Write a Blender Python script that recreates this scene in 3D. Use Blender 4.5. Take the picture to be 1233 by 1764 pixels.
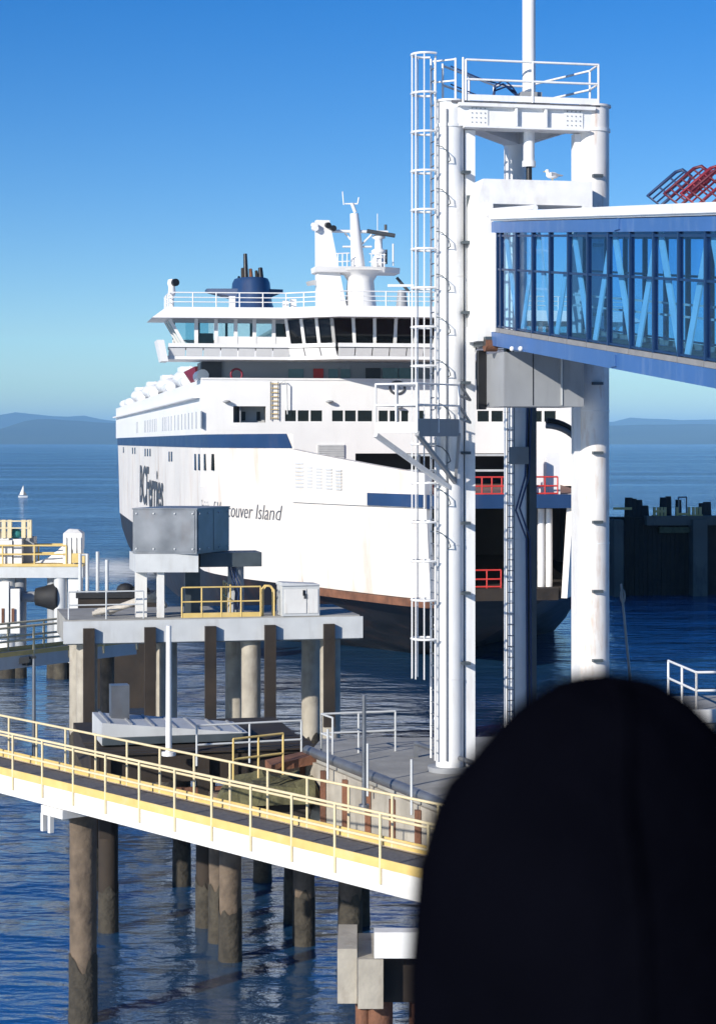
import bpy, math, random
from mathutils import Vector, Matrix, noise
random.seed(7)
R = math.radians
for o in list(bpy.data.objects): bpy.data.objects.remove(o)
scene = bpy.context.scene
COL = scene.collection
# ------------------------------------------------------------------ camera, world, sun
H = 13.0; F = 3500.0; CX = 616.5; HY = 762.0          # eye height, focal length in photo pixels, horizon row
cam_d = bpy.data.cameras.new('camera'); cam = bpy.data.objects.new('camera', cam_d); COL.objects.link(cam)
cam.location = (0, 0, H); cam.rotation_euler = (R(90), 0, 0)
cam_d.sensor_fit = 'VERTICAL'; cam_d.sensor_height = 36; cam_d.lens = F / 1764 * 36
cam_d.shift_y = -(882 - HY) / 1764; cam_d.clip_start = .05; cam_d.clip_end = 90000
cam_d.dof.use_dof = True; cam_d.dof.focus_distance = 90; cam_d.dof.aperture_fstop = 6
scene.camera = cam
SUN_AZ, SUN_EL = 40.0, 21.5                            # sun behind the camera, to its left
w = bpy.data.worlds.new('World'); scene.world = w; w.use_nodes = True
nt = w.node_tree; nt.nodes.clear()
sky = nt.nodes.new('ShaderNodeTexSky'); sky.sky_type = 'NISHITA'; sky.sun_disc = False
sky.sun_elevation = R(SUN_EL); sky.sun_rotation = R(180 + SUN_AZ)
sky.altitude = 1800; sky.air_density = 1.0; sky.dust_density = 0.0; sky.ozone_density = 1.6
hs = nt.nodes.new('ShaderNodeHueSaturation'); hs.inputs['Saturation'].default_value = 1.55; hs.inputs['Hue'].default_value = .514
bg = nt.nodes.new('ShaderNodeBackground'); bg.inputs[1].default_value = .090
ow = nt.nodes.new('ShaderNodeOutputWorld')
nt.links.new(sky.outputs[0], hs.inputs['Color']); tn = nt.nodes.new('ShaderNodeMix'); tn.data_type = 'RGBA'; tn.blend_type = 'MULTIPLY'; tn.inputs[0].default_value = 1; tn.inputs[7].default_value = (.80,.92,1,1)
nt.links.new(hs.outputs[0], tn.inputs[6]); nt.links.new(tn.outputs[2], bg.inputs[0]); nt.links.new(bg.outputs[0], ow.inputs[0])
sd = bpy.data.lights.new('sun', 'SUN'); sd.energy = 4.4; sd.angle = R(.53); sd.color = (1, .95, .87)
sun = bpy.data.objects.new('sun', sd); COL.objects.link(sun)
ce = math.cos(R(SUN_EL))
sun.rotation_euler = Vector((math.sin(R(SUN_AZ)) * ce, math.cos(R(SUN_AZ)) * ce, -math.sin(R(SUN_EL)))).to_track_quat('-Z', 'Y').to_euler()
vs = scene.view_settings; vs.view_transform = 'Standard'; vs.look = 'None'; vs.exposure = .42; vs.gamma = 1

# ------------------------------------------------------------------ helpers
def ZY(y, D): return H + (HY - y) * D / F              # height of a photo row at distance D
def XP(px, D): return (px - CX) / F * D
class MB:
    def __init__(s): s.v = []; s.f = []; s.sm = []
    def add(s, vs, fs, sm=False):
        b = len(s.v); s.v += [tuple(p) for p in vs]
        for f in fs: s.f.append([i + b for i in f]); s.sm.append(sm)
        return s
    def bx(s, x0, x1, y0, y1, z0, z1):
        return s.add([(x0,y0,z0),(x1,y0,z0),(x1,y1,z0),(x0,y1,z0),(x0,y0,z1),(x1,y0,z1),(x1,y1,z1),(x0,y1,z1)],
                     [(0,3,2,1),(4,5,6,7),(0,1,5,4),(1,2,6,5),(2,3,7,6),(3,0,4,7)])
    def hexa(s, a):                                    # eight corners: four lower, four upper
        return s.add(a, [(0,3,2,1),(4,5,6,7),(0,1,5,4),(1,2,6,5),(2,3,7,6),(3,0,4,7)])
    def cyl(s, p, q, r0, r1=None, n=12, cap=True):
        p, q = Vector(p), Vector(q); r1 = r0 if r1 is None else r1
        d = (q - p).normalized(); a = d.orthogonal().normalized(); b = d.cross(a)
        ring = [(math.cos(2*math.pi*i/n), math.sin(2*math.pi*i/n)) for i in range(n)]
        A = [p + (a*c + b*t)*r0 for c, t in ring]; B = [q + (a*c + b*t)*r1 for c, t in ring]
        s.add(A + B, [(i, (i+1) % n, n + (i+1) % n, n + i) for i in range(n)], True)
        if cap: s.add(A, [tuple(range(n-1, -1, -1))]); s.add(B, [tuple(range(n))])
        return s
    def bar(s, p, q, w, h, up=(0,0,1)):                # rectangular bar, w across, h along up
        p, q = Vector(p), Vector(q); d = (q - p).normalized(); u = Vector(up)
        if abs(d.dot(u)) > .98: u = Vector((1,0,0))
        a = d.cross(u).normalized(); u = a.cross(d)
        c = [(-1,-1),(1,-1),(1,1),(-1,1)]
        return s.hexa([p + a*i*w/2 + u*j*h/2 for i, j in c] + [q + a*i*w/2 + u*j*h/2 for i, j in c])
    def tube(s, pts, r, n=8, closed=False):
        pts = [Vector(p) for p in pts]; m = len(pts); rings = []
        a = None
        for i, p in enumerate(pts):
            if closed: d = pts[(i+1) % m] - pts[i-1]
            else: d = pts[min(i+1, m-1)] - pts[max(i-1, 0)]
            d.normalize()
            if a is None: a = d.orthogonal().normalized()
            a = (a - d*a.dot(d)).normalized(); b = d.cross(a)
            rings += [p + (a*math.cos(2*math.pi*k/n) + b*math.sin(2*math.pi*k/n))*r for k in range(n)]
        fs = []
        for i in range(m if closed else m-1):
            j = (i+1) % m
            fs += [(i*n+k, i*n+(k+1) % n, j*n+(k+1) % n, j*n+k) for k in range(n)]
        s.add(rings, fs, True)
        if not closed: s.add(rings[:n], [tuple(range(n-1,-1,-1))]); s.add(rings[-n:], [tuple(range(n))])
        return s
    def prism(s, poly, z0, z1, poly2=None):
        n = len(poly); t = poly2 or poly
        return s.add([(x,y,z0) for x, y in poly] + [(x,y,z1) for x, y in t],
                     [tuple(range(n-1,-1,-1)), tuple(range(n,2*n))] + [(i,(i+1)%n,n+(i+1)%n,n+i) for i in range(n)])
    def lathe(s, prof, c, n=24):
        cx, cy, cz = c; V = []
        for r, z in prof: V += [(cx + r*math.cos(2*math.pi*k/n), cy + r*math.sin(2*math.pi*k/n), cz + z) for k in range(n)]
        fs = [(i*n+k, i*n+(k+1)%n, (i+1)*n+(k+1)%n, (i+1)*n+k) for i in range(len(prof)-1) for k in range(n)]
        s.add(V, fs, True)
        if prof[0][0] > .001: s.add(V[:n], [tuple(range(n-1,-1,-1))])
        if prof[-1][0] > .001: s.add(V[-n:], [tuple(range(n))])
        return s
    def ell(s, c, r, n=16, m=10):
        c = Vector(c); V = []; fs = []
        for i in range(m+1):
            t = math.pi*i/m
            V += [c + Vector((r[0]*math.sin(t)*math.cos(2*math.pi*k/n), r[1]*math.sin(t)*math.sin(2*math.pi*k/n), r[2]*math.cos(t))) for k in range(n)]
        fs = [(i*n+k, (i+1)*n+k, (i+1)*n+(k+1)%n, i*n+(k+1)%n) for i in range(m) for k in range(n)]
        return s.add(V, fs, True)
    def build(s, name, mat, parent=None, label=None):
        dz = parent_z(parent)
        me = bpy.data.meshes.new(name)
        me.from_pydata([(x, y, z - dz) for x, y, z in s.v], [], s.f)
        me.polygons.foreach_set('use_smooth', s.sm); me.update()
        me.materials.append(MAT[mat])
        o = bpy.data.objects.new(name, me); COL.objects.link(o)
        if parent: o.parent = parent
        if label: o['label'] = label
        return o
def parent_z(p):
    z = 0
    while p: z += p.location.z; p = p.parent
    return z
def thing(name, label, cat, loc=(0,0,0), rz=0, group=None):
    o = bpy.data.objects.new(name, None); COL.objects.link(o); o.location = loc; o.rotation_euler = (0,0,R(rz))
    o.empty_display_size = .2
    return tag(o, label, cat, group)
def tag(o, label=None, cat=None, group=None, kind=None):
    if label: o['label'] = label
    if cat: o['category'] = cat
    if group: o['group'] = group
    if kind: o['kind'] = kind
    return o
def share(proto, parent, loc):                         # another piece with the same mesh
    c = proto.copy(); COL.objects.link(c); c.parent = parent; c.location = loc; return c
def copy_tree(o, parent=None):
    c = o.copy(); COL.objects.link(c); c.parent = parent
    for ch in [x for x in bpy.data.objects if x.parent is o]: copy_tree(ch, c)
    return c

MAT = {}
def mat(name, col, rough=.5, metal=0., var=.1, scale=2., dirt=None, dirt_amt=.5, dirt_scale=.6, streak=6., bump=0., bscale=20., spec=.5):
    m = bpy.data.materials.new(name); m.use_nodes = True; t = m.node_tree; L = t.links
    b = t.nodes['Principled BSDF']; b.inputs['Roughness'].default_value = rough; b.inputs['Metallic'].default_value = metal
    b.inputs['Specular IOR Level'].default_value = spec
    tc = t.nodes.new('ShaderNodeTexCoord')
    n = t.nodes.new('ShaderNodeTexNoise'); n.inputs['Scale'].default_value = scale; n.inputs['Detail'].default_value = 5
    L.new(tc.outputs['Object'], n.inputs['Vector'])
    mr = t.nodes.new('ShaderNodeMapRange'); mr.inputs[1].default_value = .3; mr.inputs[2].default_value = .7
    mr.inputs[3].default_value = 1 - var; mr.inputs[4].default_value = 1 + var*.4; L.new(n.outputs[0], mr.inputs[0])
    mx = t.nodes.new('ShaderNodeMix'); mx.data_type = 'RGBA'; mx.blend_type = 'MULTIPLY'; mx.inputs[0].default_value = 1
    mx.inputs[6].default_value = (*col, 1); L.new(mr.outputs[0], mx.inputs[7])
    out = mx.outputs[2]
    if dirt:
        mp = t.nodes.new('ShaderNodeMapping'); mp.inputs['Scale'].default_value = (streak, streak, 1) if streak else (1,1,1)
        L.new(tc.outputs['Object'], mp.inputs[0])
        n2 = t.nodes.new('ShaderNodeTexNoise'); n2.inputs['Scale'].default_value = dirt_scale; n2.inputs['Detail'].default_value = 7; n2.inputs['Roughness'].default_value = .65
        L.new(mp.outputs[0], n2.inputs['Vector'])
        r2 = t.nodes.new('ShaderNodeMapRange'); r2.inputs[1].default_value = .52; r2.inputs[2].default_value = .78; r2.inputs[4].default_value = dirt_amt
        L.new(n2.outputs[0], r2.inputs[0])
        m2 = t.nodes.new('ShaderNodeMix'); m2.data_type = 'RGBA'; m2.inputs[7].default_value = (*dirt, 1)
        L.new(r2.outputs[0], m2.inputs[0]); L.new(out, m2.inputs[6]); out = m2.outputs[2]
    L.new(out, b.inputs['Base Color'])
    r3 = t.nodes.new('ShaderNodeMapRange'); r3.inputs[3].default_value = max(rough-.12, .02); r3.inputs[4].default_value = min(rough+.12, 1)
    L.new(n.outputs[0], r3.inputs[0]); L.new(r3.outputs[0], b.inputs['Roughness'])
    if bump:
        n3 = t.nodes.new('ShaderNodeTexNoise'); n3.inputs['Scale'].default_value = bscale; n3.inputs['Detail'].default_value = 6
        L.new(tc.outputs['Object'], n3.inputs['Vector'])
        bp = t.nodes.new('ShaderNodeBump'); bp.inputs['Strength'].default_value = bump; bp.inputs['Distance'].default_value = .05
        L.new(n3.outputs[0], bp.inputs['Height']); L.new(bp.outputs[0], b.inputs['Normal'])
    MAT[name] = m; return m
def glass(name, tint, gloss=.08, base=.04):
    m = bpy.data.materials.new(name); m.use_nodes = True; t = m.node_tree; t.nodes.clear(); L = t.links
    o = t.nodes.new('ShaderNodeOutputMaterial'); tr = t.nodes.new('ShaderNodeBsdfTransparent'); tr.inputs[0].default_value = (*tint, 1)
    g = t.nodes.new('ShaderNodeBsdfGlossy'); g.inputs['Roughness'].default_value = .04; g.inputs[0].default_value = (.9,.95,1,1)
    fr = t.nodes.new('ShaderNodeFresnel'); fr.inputs[0].default_value = 1.45
    cl = t.nodes.new('ShaderNodeMath'); cl.operation = 'MINIMUM'; cl.inputs[1].default_value = gloss; L.new(fr.outputs[0], cl.inputs[0])
    mx = t.nodes.new('ShaderNodeMixShader'); L.new(cl.outputs[0], mx.inputs[0]); L.new(tr.outputs[0], mx.inputs[1]); L.new(g.outputs[0], mx.inputs[2])
    L.new(mx.outputs[0], o.inputs[0]); MAT[name] = m
RUST = (.16, .06, .025)
mat('white_hull', (.78,.725,.65), .38, var=.05, scale=.25, dirt=(.55,.40,.27), dirt_amt=.75, dirt_scale=.16, streak=5, bump=.03, bscale=1.5)
mat('ship_white', (.82,.80,.765), .4, var=.04, scale=.5, dirt=(.6,.56,.5), dirt_amt=.2, dirt_scale=.3, streak=5)
mat('tower_white', (.80,.795,.775), .4, var=.07, scale=1.2, dirt=(.46,.38,.30), dirt_amt=.5, dirt_scale=.5, streak=7)
mat('stained_white', (.78,.77,.75), .5, var=.1, scale=2.5, dirt=(.38,.33,.28), dirt_amt=.55, dirt_scale=.8, streak=2)
mat('rusty_white', (.76,.73,.69), .5, var=.1, scale=2, dirt=(.42,.22,.10), dirt_amt=.75, dirt_scale=.8, streak=5)
mat('ship_grey', (.36,.38,.40), .5, var=.08, scale=.6)
mat('grey_paint', (.30,.31,.32), .5, var=.1, scale=1.5, dirt=(.16,.15,.14), dirt_amt=.4)
mat('louvre_grey', (.55,.55,.54), .5)
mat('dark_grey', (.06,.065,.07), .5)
mat('black', (.012,.012,.013), .45, var=.3)
mat('rubber', (.015,.015,.016), .7, var=.4, bump=.3, bscale=8)
mat('hull_black', (.018,.018,.021), .5, var=.5, scale=.6, dirt=RUST, dirt_amt=.35, dirt_scale=.3, streak=2)
mat('rust', (.20,.085,.045), .85, var=.5, scale=1.2, dirt=(.06,.03,.02), dirt_amt=.8, dirt_scale=1.5, bump=.4)
mat('navy', (.018,.05,.13), .4, var=.15, scale=.5, dirt=(.10,.08,.08), dirt_amt=.35, dirt_scale=.3, streak=2)
mat('letter_navy', (.075,.08,.09), .5, var=.3)
mat('letter_grey', (.13,.13,.14), .5, var=.3)
mat('dark_glass', (.006,.008,.010), .06, var=.2)
mat('teal_glass', (.12,.22,.24), .08, var=.15)
mat('red', (.22,.012,.03), .5, var=.15)
mat('bright_red', (.62,.05,.04), .45, var=.15)
mat('maroon', (.11,.008,.022), .45, var=.2)
mat('orange_rail', (.55,.16,.06), .5, var=.2)
mat('lime', (.42,.50,.06), .6, var=.2)
mat('deck_red', (.2,.10,.075), .8, var=.2)
mat('walk_blue', (.045,.125,.32), .4, var=.12, scale=1, dirt=(.25,.33,.45), dirt_amt=.3, dirt_scale=.8)
mat('mullion_blue', (.006,.03,.095), .4, var=.1)
mat('panel_grey', (.24,.235,.23), .6, var=.15, scale=4)
mat('truss_white', (.62,.74,.76), .5)
mat('floor_grey', (.10,.11,.12), .7)
mat('yellow', (.70,.50,.17), .5, var=.12, scale=3, dirt=(.55,.48,.38), dirt_amt=.5, dirt_scale=1.5, streak=0)
mat('pale_yellow', (.72,.60,.36), .5, var=.1, scale=3, dirt=(.5,.45,.38), dirt_amt=.4, dirt_scale=1.5)
mat('pale_grey', (.56,.57,.56), .5, var=.1, scale=1.5, dirt=(.35,.33,.30), dirt_amt=.4)
mat('cream_white', (.76,.74,.69), .5, var=.08, scale=1.2, dirt=(.48,.40,.31), dirt_amt=.45, dirt_scale=.8)
mat('grating', (.13,.13,.14), .8, var=.35, scale=14, bump=.3, bscale=40)
mat('galvanised', (.21,.22,.235), .38, metal=.55, var=.25, scale=1.3, dirt=(.17,.13,.11), dirt_amt=.45, dirt_scale=.9, streak=2)
mat('steel_dark', (.09,.11,.12), .45, metal=.3, var=.2)
mat('concrete', (.40,.36,.29), .85, var=.25, scale=1.6, dirt=(.17,.13,.09), dirt_amt=.75, dirt_scale=.7, streak=3, bump=.3, bscale=9)
mat('deck_concrete', (.34,.33,.30), .9, var=.25, scale=1.0, dirt=(.20,.18,.14), dirt_amt=.6, dirt_scale=.8, streak=0, bump=.2, bscale=12)
mat('shade_concrete', (.17,.15,.12), .9, var=.3, scale=.3, dirt=(.03,.03,.03), dirt_amt=.8, dirt_scale=.3, streak=3)  # wing wall concrete, its shade put into the darker colour
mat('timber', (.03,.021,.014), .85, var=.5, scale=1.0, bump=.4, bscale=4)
mat('wood_pile', (.15,.11,.075), .9, var=.45, scale=2.5, dirt=(.05,.035,.025), dirt_amt=.8, dirt_scale=1.2, streak=3, bump=.8, bscale=6)
mat('growth', (.05,.042,.03), .9, var=.5, scale=5, dirt=(.14,.12,.08), dirt_amt=.6, streak=0, bump=.8, bscale=10)
mat('moss', (.13,.12,.055), .95, var=.4, scale=3, bump=.6, bscale=12)
mat('rope', (.60,.55,.47), .9, var=.2, scale=8)
mat('tarp_green', (.03,.22,.22), .7, var=.2)
mat('cable_blue', (.01,.03,.10), .5)
mat('cloth_black', (.0022,.0024,.0045), .95, var=.3, scale=6, spec=.0, bump=.2, bscale=60)
mat('skin', (.45,.28,.2), .6)
mat('feather', (.78,.78,.77), .7); mat('feather_grey', (.30,.31,.33), .7); mat('beak', (.6,.4,.06), .5)
mat('hill', (.05,.075,.04), .95, var=.4, scale=.0015)
mat('white_frp', (.78,.78,.76), .35, var=.05)
glass('walk_glass', (.61,.81,.94)); glass('clear_glass', (.75,.87,.90))

# ------------------------------------------------------------------ setting: water, hills
def make_water():
    m = bpy.data.materials.new('sea'); m.use_nodes = True; t = m.node_tree; L = t.links; t.nodes.clear()
    out = t.nodes.new('ShaderNodeOutputMaterial'); df = t.nodes.new('ShaderNodeBsdfDiffuse'); df.inputs[0].default_value = (.015,.07,.165,1)
    gl = t.nodes.new('ShaderNodeBsdfGlossy'); gl.inputs[0].default_value = (.8,.9,1,1); gl.inputs['Roughness'].default_value = .09
    fr = t.nodes.new('ShaderNodeFresnel'); fr.inputs[0].default_value = 1.75
    sc = t.nodes.new('ShaderNodeMath'); sc.operation = 'MULTIPLY_ADD'; sc.inputs[1].default_value = .62; sc.inputs[2].default_value = .30; L.new(fr.outputs[0], sc.inputs[0])
    mix = t.nodes.new('ShaderNodeMixShader'); L.new(sc.outputs[0], mix.inputs[0]); L.new(df.outputs[0], mix.inputs[1]); L.new(gl.outputs[0], mix.inputs[2]); L.new(mix.outputs[0], out.inputs[0])
    tc = t.nodes.new('ShaderNodeTexCoord')
    def nz(sx, sy, sc, det, ro=.55):
        mp = t.nodes.new('ShaderNodeMapping'); mp.inputs['Scale'].default_value = (sx, sy, 1); mp.inputs['Rotation'].default_value = (0,0,R(12))
        n = t.nodes.new('ShaderNodeTexNoise'); n.inputs['Scale'].default_value = sc; n.inputs['Detail'].default_value = det; n.inputs['Roughness'].default_value = ro
        L.new(tc.outputs['Object'], mp.inputs[0]); L.new(mp.outputs[0], n.inputs['Vector']); return n.outputs[0]
    small = nz(.6, 1, 1.1, 6); mid = nz(.5, 1, .22, 4); big = nz(.35, 1, .012, 5, .6)
    patch = t.nodes.new('ShaderNodeMapRange'); patch.inputs[1].default_value = .36; patch.inputs[2].default_value = .66; patch.inputs[3].default_value = .25; patch.inputs[4].default_value = 1.0
    L.new(big, patch.inputs[0])
    sep = t.nodes.new('ShaderNodeSeparateXYZ'); L.new(tc.outputs['Object'], sep.inputs[0])      # open water is rougher than the berth
    ry = t.nodes.new('ShaderNodeMapRange'); ry.inputs[1].default_value = 55; ry.inputs[2].default_value = 150; ry.inputs[3].default_value = .8; ry.inputs[4].default_value = 1.9; L.new(sep.outputs[1], ry.inputs[0])
    pm = t.nodes.new('ShaderNodeMath'); pm.operation = 'MULTIPLY'; L.new(patch.outputs[0], pm.inputs[0]); L.new(ry.outputs[0], pm.inputs[1])
    b1 = t.nodes.new('ShaderNodeBump'); b1.inputs['Distance'].default_value = 1.9; L.new(mid, b1.inputs['Height']); L.new(pm.outputs[0], b1.inputs['Strength'])
    b2 = t.nodes.new('ShaderNodeBump'); b2.inputs['Distance'].default_value = .34; L.new(small, b2.inputs['Height']); L.new(pm.outputs[0], b2.inputs['Strength']); L.new(b1.outputs[0], b2.inputs['Normal'])
    L.new(b2.outputs[0], fr.inputs['Normal']); L.new(b2.outputs[0], gl.inputs['Normal']); MAT['sea'] = m
    o = MB().add([(-40000,-9000,0),(40000,-9000,0),(40000,45000,0),(-40000,45000,0)], [(0,1,2,3)]).build('water', 'sea'); tag(o, kind='structure')
make_water()
def ridge(name, D, pts, seed, depth=2600):
    """a hill range: crest heights from photo rows at distance D, sloping down front and back"""
    xs = [XP(p, D) for p, _ in pts]; hs = [ZY(y, D) for _, y in pts]
    n = 160; V = []; fs = []; rows = [(-1,0),(-.55,.45),(-.22,.82),(0,1),(.3,.7),(1,0)]
    for i in range(n+1):
        x = xs[0] + (xs[-1]-xs[0])*i/n
        k = max(j for j in range(len(xs)) if xs[j] <= x + 1e-6); k = min(k, len(xs)-2)
        f = (x-xs[k])/(xs[k+1]-xs[k]); f = f*f*(3-2*f); h = hs[k]*(1-f)+hs[k+1]*f
        h *= 1 + .05*noise.noise((x/900, seed, 0)) + .025*noise.noise((x/250, seed, 3))
        for d, s in rows:
            V.append((x + 500*d*noise.noise((x/2000, seed, d*2)), D + d*depth, -5 + max(0, (h+5)*s*(1 + .12*noise.noise((x/700, d*3, seed))*(abs(d) > .01)))))
    m = len(rows)
    fs = [(i*m+k, (i+1)*m+k, (i+1)*m+k+1, i*m+k+1) for i in range(n) for k in range(m-1)]
    o = MB().add(V, fs, True).build(name, 'hill'); tag(o, kind='structure')
ridge('hills', 22000, [(-1500,735),(-700,722),(-200,718),(0,715),(30,710),(80,716),(125,718),(150,715),(175,722),(230,730),(500,742),(800,738),(1000,730),(1050,727),(1075,722),(1097,716),(1118,721),(1170,724),(1233,722),(1500,726),(2200,720),(3200,738)], 1)
ridge('hills', 15500, [(-1500,750),(-600,742),(-150,744),(-10,742),(20,738),(45,725),(75,721),(130,724),(180,728),(230,731),(330,738),(520,748),(760,752),(980,742),(1050,733),(1110,731),(1180,730),(1233,731),(1600,738),(2300,752)], 5)

# ------------------------------------------------------------------ the ferry (local x = forward, starboard = -y)
SHIP_A = 9.5
ship = thing('ferry', 'large white car ferry with navy stripe and funnel berthed bow first', 'ferry', (2.66, 138, 0), -90 + SHIP_A)
sh, ch = math.sin(R(SHIP_A)), math.cos(R(SHIP_A))
def SP(u, v, z): return (u, -v, z + 3)                 # ship heights below are above the 3 m mark of its hull
def sv(px, u=0):                                       # starboard offset seen at photo column px in the cross plane u
    k = (px - CX) / F
    return (2.66 + u*sh - k*(138 - u*ch)) / (ch - k*sh)
def su(px, v=13.3):                                    # station seen at column px on the side v
    k = (px - CX) / F
    return (k*(138 - v*sh) - 2.66 + v*ch) / (sh + k*ch)
def sz(y, u, v): return ZY(y, 138 - u*ch - v*sh) - 3
def sbox(mb, u0, u1, v0, v1, z0, z1): return mb.bx(u0, u1, -v1, -v0, z0+3, z1+3)
def loft(rows, closed=False):
    mb = MB(); n = len(rows[0]); V = [p for r in rows for p in r]
    fs = [(i*n+k, i*n+k+1, (i+1)*n+k+1, (i+1)*n+k) for i in range(len(rows)-1) for k in range(n-1)]
    return mb.add(V, fs, True)
ST = [(-121,12.5,12.1),(-119,13.1,12.8),(-114,13.3,13.1),(-80,13.3,13.2),(-40,13.3,13.2),(0,13.3,13.1),(3,13.05,12.7),(6,12.45,12.0),(9,11.55,11.0),(12,10.4,9.8),(14.5,9.1,8.5)]
def hull_v(u, z):
    for a, b in zip(ST, ST[1:]):
        if a[0] <= u <= b[0]:
            f = (u-a[0])/(b[0]-a[0]); t = (z-1.4)/9.1
            lo = a[2]+(b[2]-a[2])*f; hi = a[1]+(b[1]-a[1])*f
            return lo + (hi-lo)*t
    return 9
zr = [1.4, 3.5, 6, 8, 9.65, 10.5]
hull = loft([[SP(a[0], hull_v(a[0], z), z) for a in ST] for z in zr])
hull.v += [(x, -y, z) for x, y, z in hull.v]; nf = len(hull.f); nv = len(hull.v)//2
hull.f += [[i + nv for i in f] for f in hull.f]; hull.sm += hull.sm[:]
hull.add([SP(-121, v, z) for z in (1.4, 10.5) for v in (12.5, -12.5)], [(0,1,3,2)])
hull_o = hull.build('hull', 'white_hull', ship)
def low(u, v): return (u*.42 if u > 0 else (u if u > -100 else u + (-100-u)*.55), v*(.9 if u < 0 else .8 - .02*u))
allst = [(a[0], a[2]) for a in ST] + [(18,7.2),(21,6.1),(24,4.8),(27,3.2)]
lo = MB()
for sgn in (1, -1):
    rows = []
    for t in (0, .35, .7, 1):
        rows.append([SP(u+(low(u,v)[0]-u)*t, sgn*(v+(low(u,v)[1]-v)*t*t), 1.4-4.9*t) for u, v in allst])
    L_ = loft(rows); lo.add(L_.v, L_.f, True)
lo.add([SP(-121,12.1,1.4),SP(-121,-12.1,1.4),SP(low(-121,12)[0],-11,-3.5),SP(low(-121,12)[0],11,-3.5)],[(0,1,2,3)])
e = [SP(27+(low(27,3.2)[0]-27)*t, s*(3.2+(low(27,3.2)[1]-3.2)*t*t), 1.4-4.9*t) for s in (1,-1) for t in (0,.35,.7,1)]
lo.add(e, [(0,1,5,4),(1,2,6,5),(2,3,7,6)])
lo.build('lower_hull', 'hull_black', ship)
# navy stripe
st = MB()
for s in (1, -1):
    us = [a[0] for a in ST[:-1]] + [14.45]
    ut = us[:-1] + [14.0]
    A = [SP(u, s*(hull_v(u, 9.65)+.05), 9.65) for u in us]; B = [SP(u, s*(hull_v(u, 10.5)+.05), 10.52) for u in ut]
    C = [SP(u, s*(hull_v(u, 10.5)-.1), 10.52) for u in ut]
    n = len(us); st.add(A+B+C, [(i,i+1,n+i+1,n+i) for i in range(n-1)] + [(n+i,n+i+1,2*n+i+1,2*n+i) for i in range(n-1)])
st.build('blue_stripe', 'navy', ship)
# bow shells: lower skin, upper skin standing a little proud, bulwark thickness
def shell(pts, sgn, top):
    lo_, up_ = MB(), MB()
    O = [(u, v) for u, v in pts]
    def off(k, d):
        a = Vector(O[max(k-1,0)]); b = Vector(O[min(k+1,len(O)-1)]); t = (b-a).normalized(); n = Vector((-t.y, t.x))
        if n.y < 0: n = -n
        return O[k][0]+n.x*d, O[k][1]+n.y*d
    n = len(O)
    def solid(mb, d_out, d_in, z0, z1):
        ring = []
        for k in range(n):
            a, b = off(k, d_out), off(k, d_in)
            f = .93
            ring += [SP(a[0], sgn*a[1]*(f if z0 < 2 else 1), z0), SP(a[0], sgn*a[1], z1(k)), SP(b[0], sgn*b[1], z1(k)), SP(b[0], sgn*b[1]*(f if z0 < 2 else 1), z0)]
        fs = [(4*k+i, 4*k+(i+1)%4, 4*(k+1)+(i+1)%4, 4*(k+1)+i) for k in range(n-1) for i in range(4)]
        fs += [(0,1,2,3), tuple(4*(n-1)+i for i in (3,2,1,0))]
        mb.add(ring, fs)
    solid(lo_, 0, -.35, 1.4, lambda k: 6.4)
    solid(up_, .16, -.3, 6.42, top)
    lo_.build('bow_shell', 'white_hull', ship); up_.build('bow_bulwark', 'white_hull', ship)
    return off
S_B = [(14.5,9.1),(17,8.15),(19.5,7.1),(22,6.0),(24.5,4.8),(27,3.45)]
P_B = [(14.5,9.1),(17,8.5),(19.5,7.8),(22,7.0),(24.5,6.1),(27,4.8)]
offS = shell(S_B, 1, lambda k: 9.6 - 1.3*(S_B[k][0]-14.5)/12.5)
shell(P_B, -1, lambda k: 9.6 - 1.3*(P_B[k][0]-14.5)/12.5 if k < 3 else 7.15)
# blue band at the edge of the upper car deck, over the bow opening
bb = MB(); a = [(22.6,5.72+.24),(24.5,4.8+.24),(27.05,3.45+.24)]
for p, q in zip(a, a[1:]): bb.hexa([SP(*p,6.45),SP(*q,6.45),SP(q[0],q[1]-.1,6.45),SP(p[0],p[1]-.1,6.45),SP(*p,7.15),SP(*q,7.15),SP(q[0],q[1]-.1,7.15),SP(p[0],p[1]-.1,7.15)])
bb.build('blue_band', 'navy', ship); 
sbox(MB(), 27.02, 27.25, -5.0, 3.45, 6.38, 7.14).build('deck_edge', 'navy', ship)
inner = [(-6,12.6),(14,8.6),(19.5,6.7),(24.5,4.4),(27,3.1)]
def deckpoly(k): return [(u, -v) for u, v in inner] + [(27, 4.5),(24.5,5.7),(19.5,7.4),(14,8.6),(-6,12.6)]
MB().prism(deckpoly(0), 9.38, 10.08).build('upper_car_deck', 'deck_red', ship)
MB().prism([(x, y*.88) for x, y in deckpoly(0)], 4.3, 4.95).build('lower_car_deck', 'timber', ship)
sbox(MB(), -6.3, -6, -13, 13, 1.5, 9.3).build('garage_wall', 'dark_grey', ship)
# rubbing strake
rs = MB()
for p, q in zip(S_B, S_B[1:]):
    rs.hexa([SP(p[0],p[1]*.93+.25,.95),SP(q[0],q[1]*.93+.25,.95),SP(q[0],q[1]*.93-.2,.95),SP(p[0],p[1]*.93-.2,.95),SP(p[0],p[1]*.93+.25,1.38),SP(q[0],q[1]*.93+.25,1.38),SP(q[0],q[1]*.93-.2,1.38),SP(p[0],p[1]*.93-.2,1.38)])
rs.build('rubbing_strake', 'rust', ship)
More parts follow.
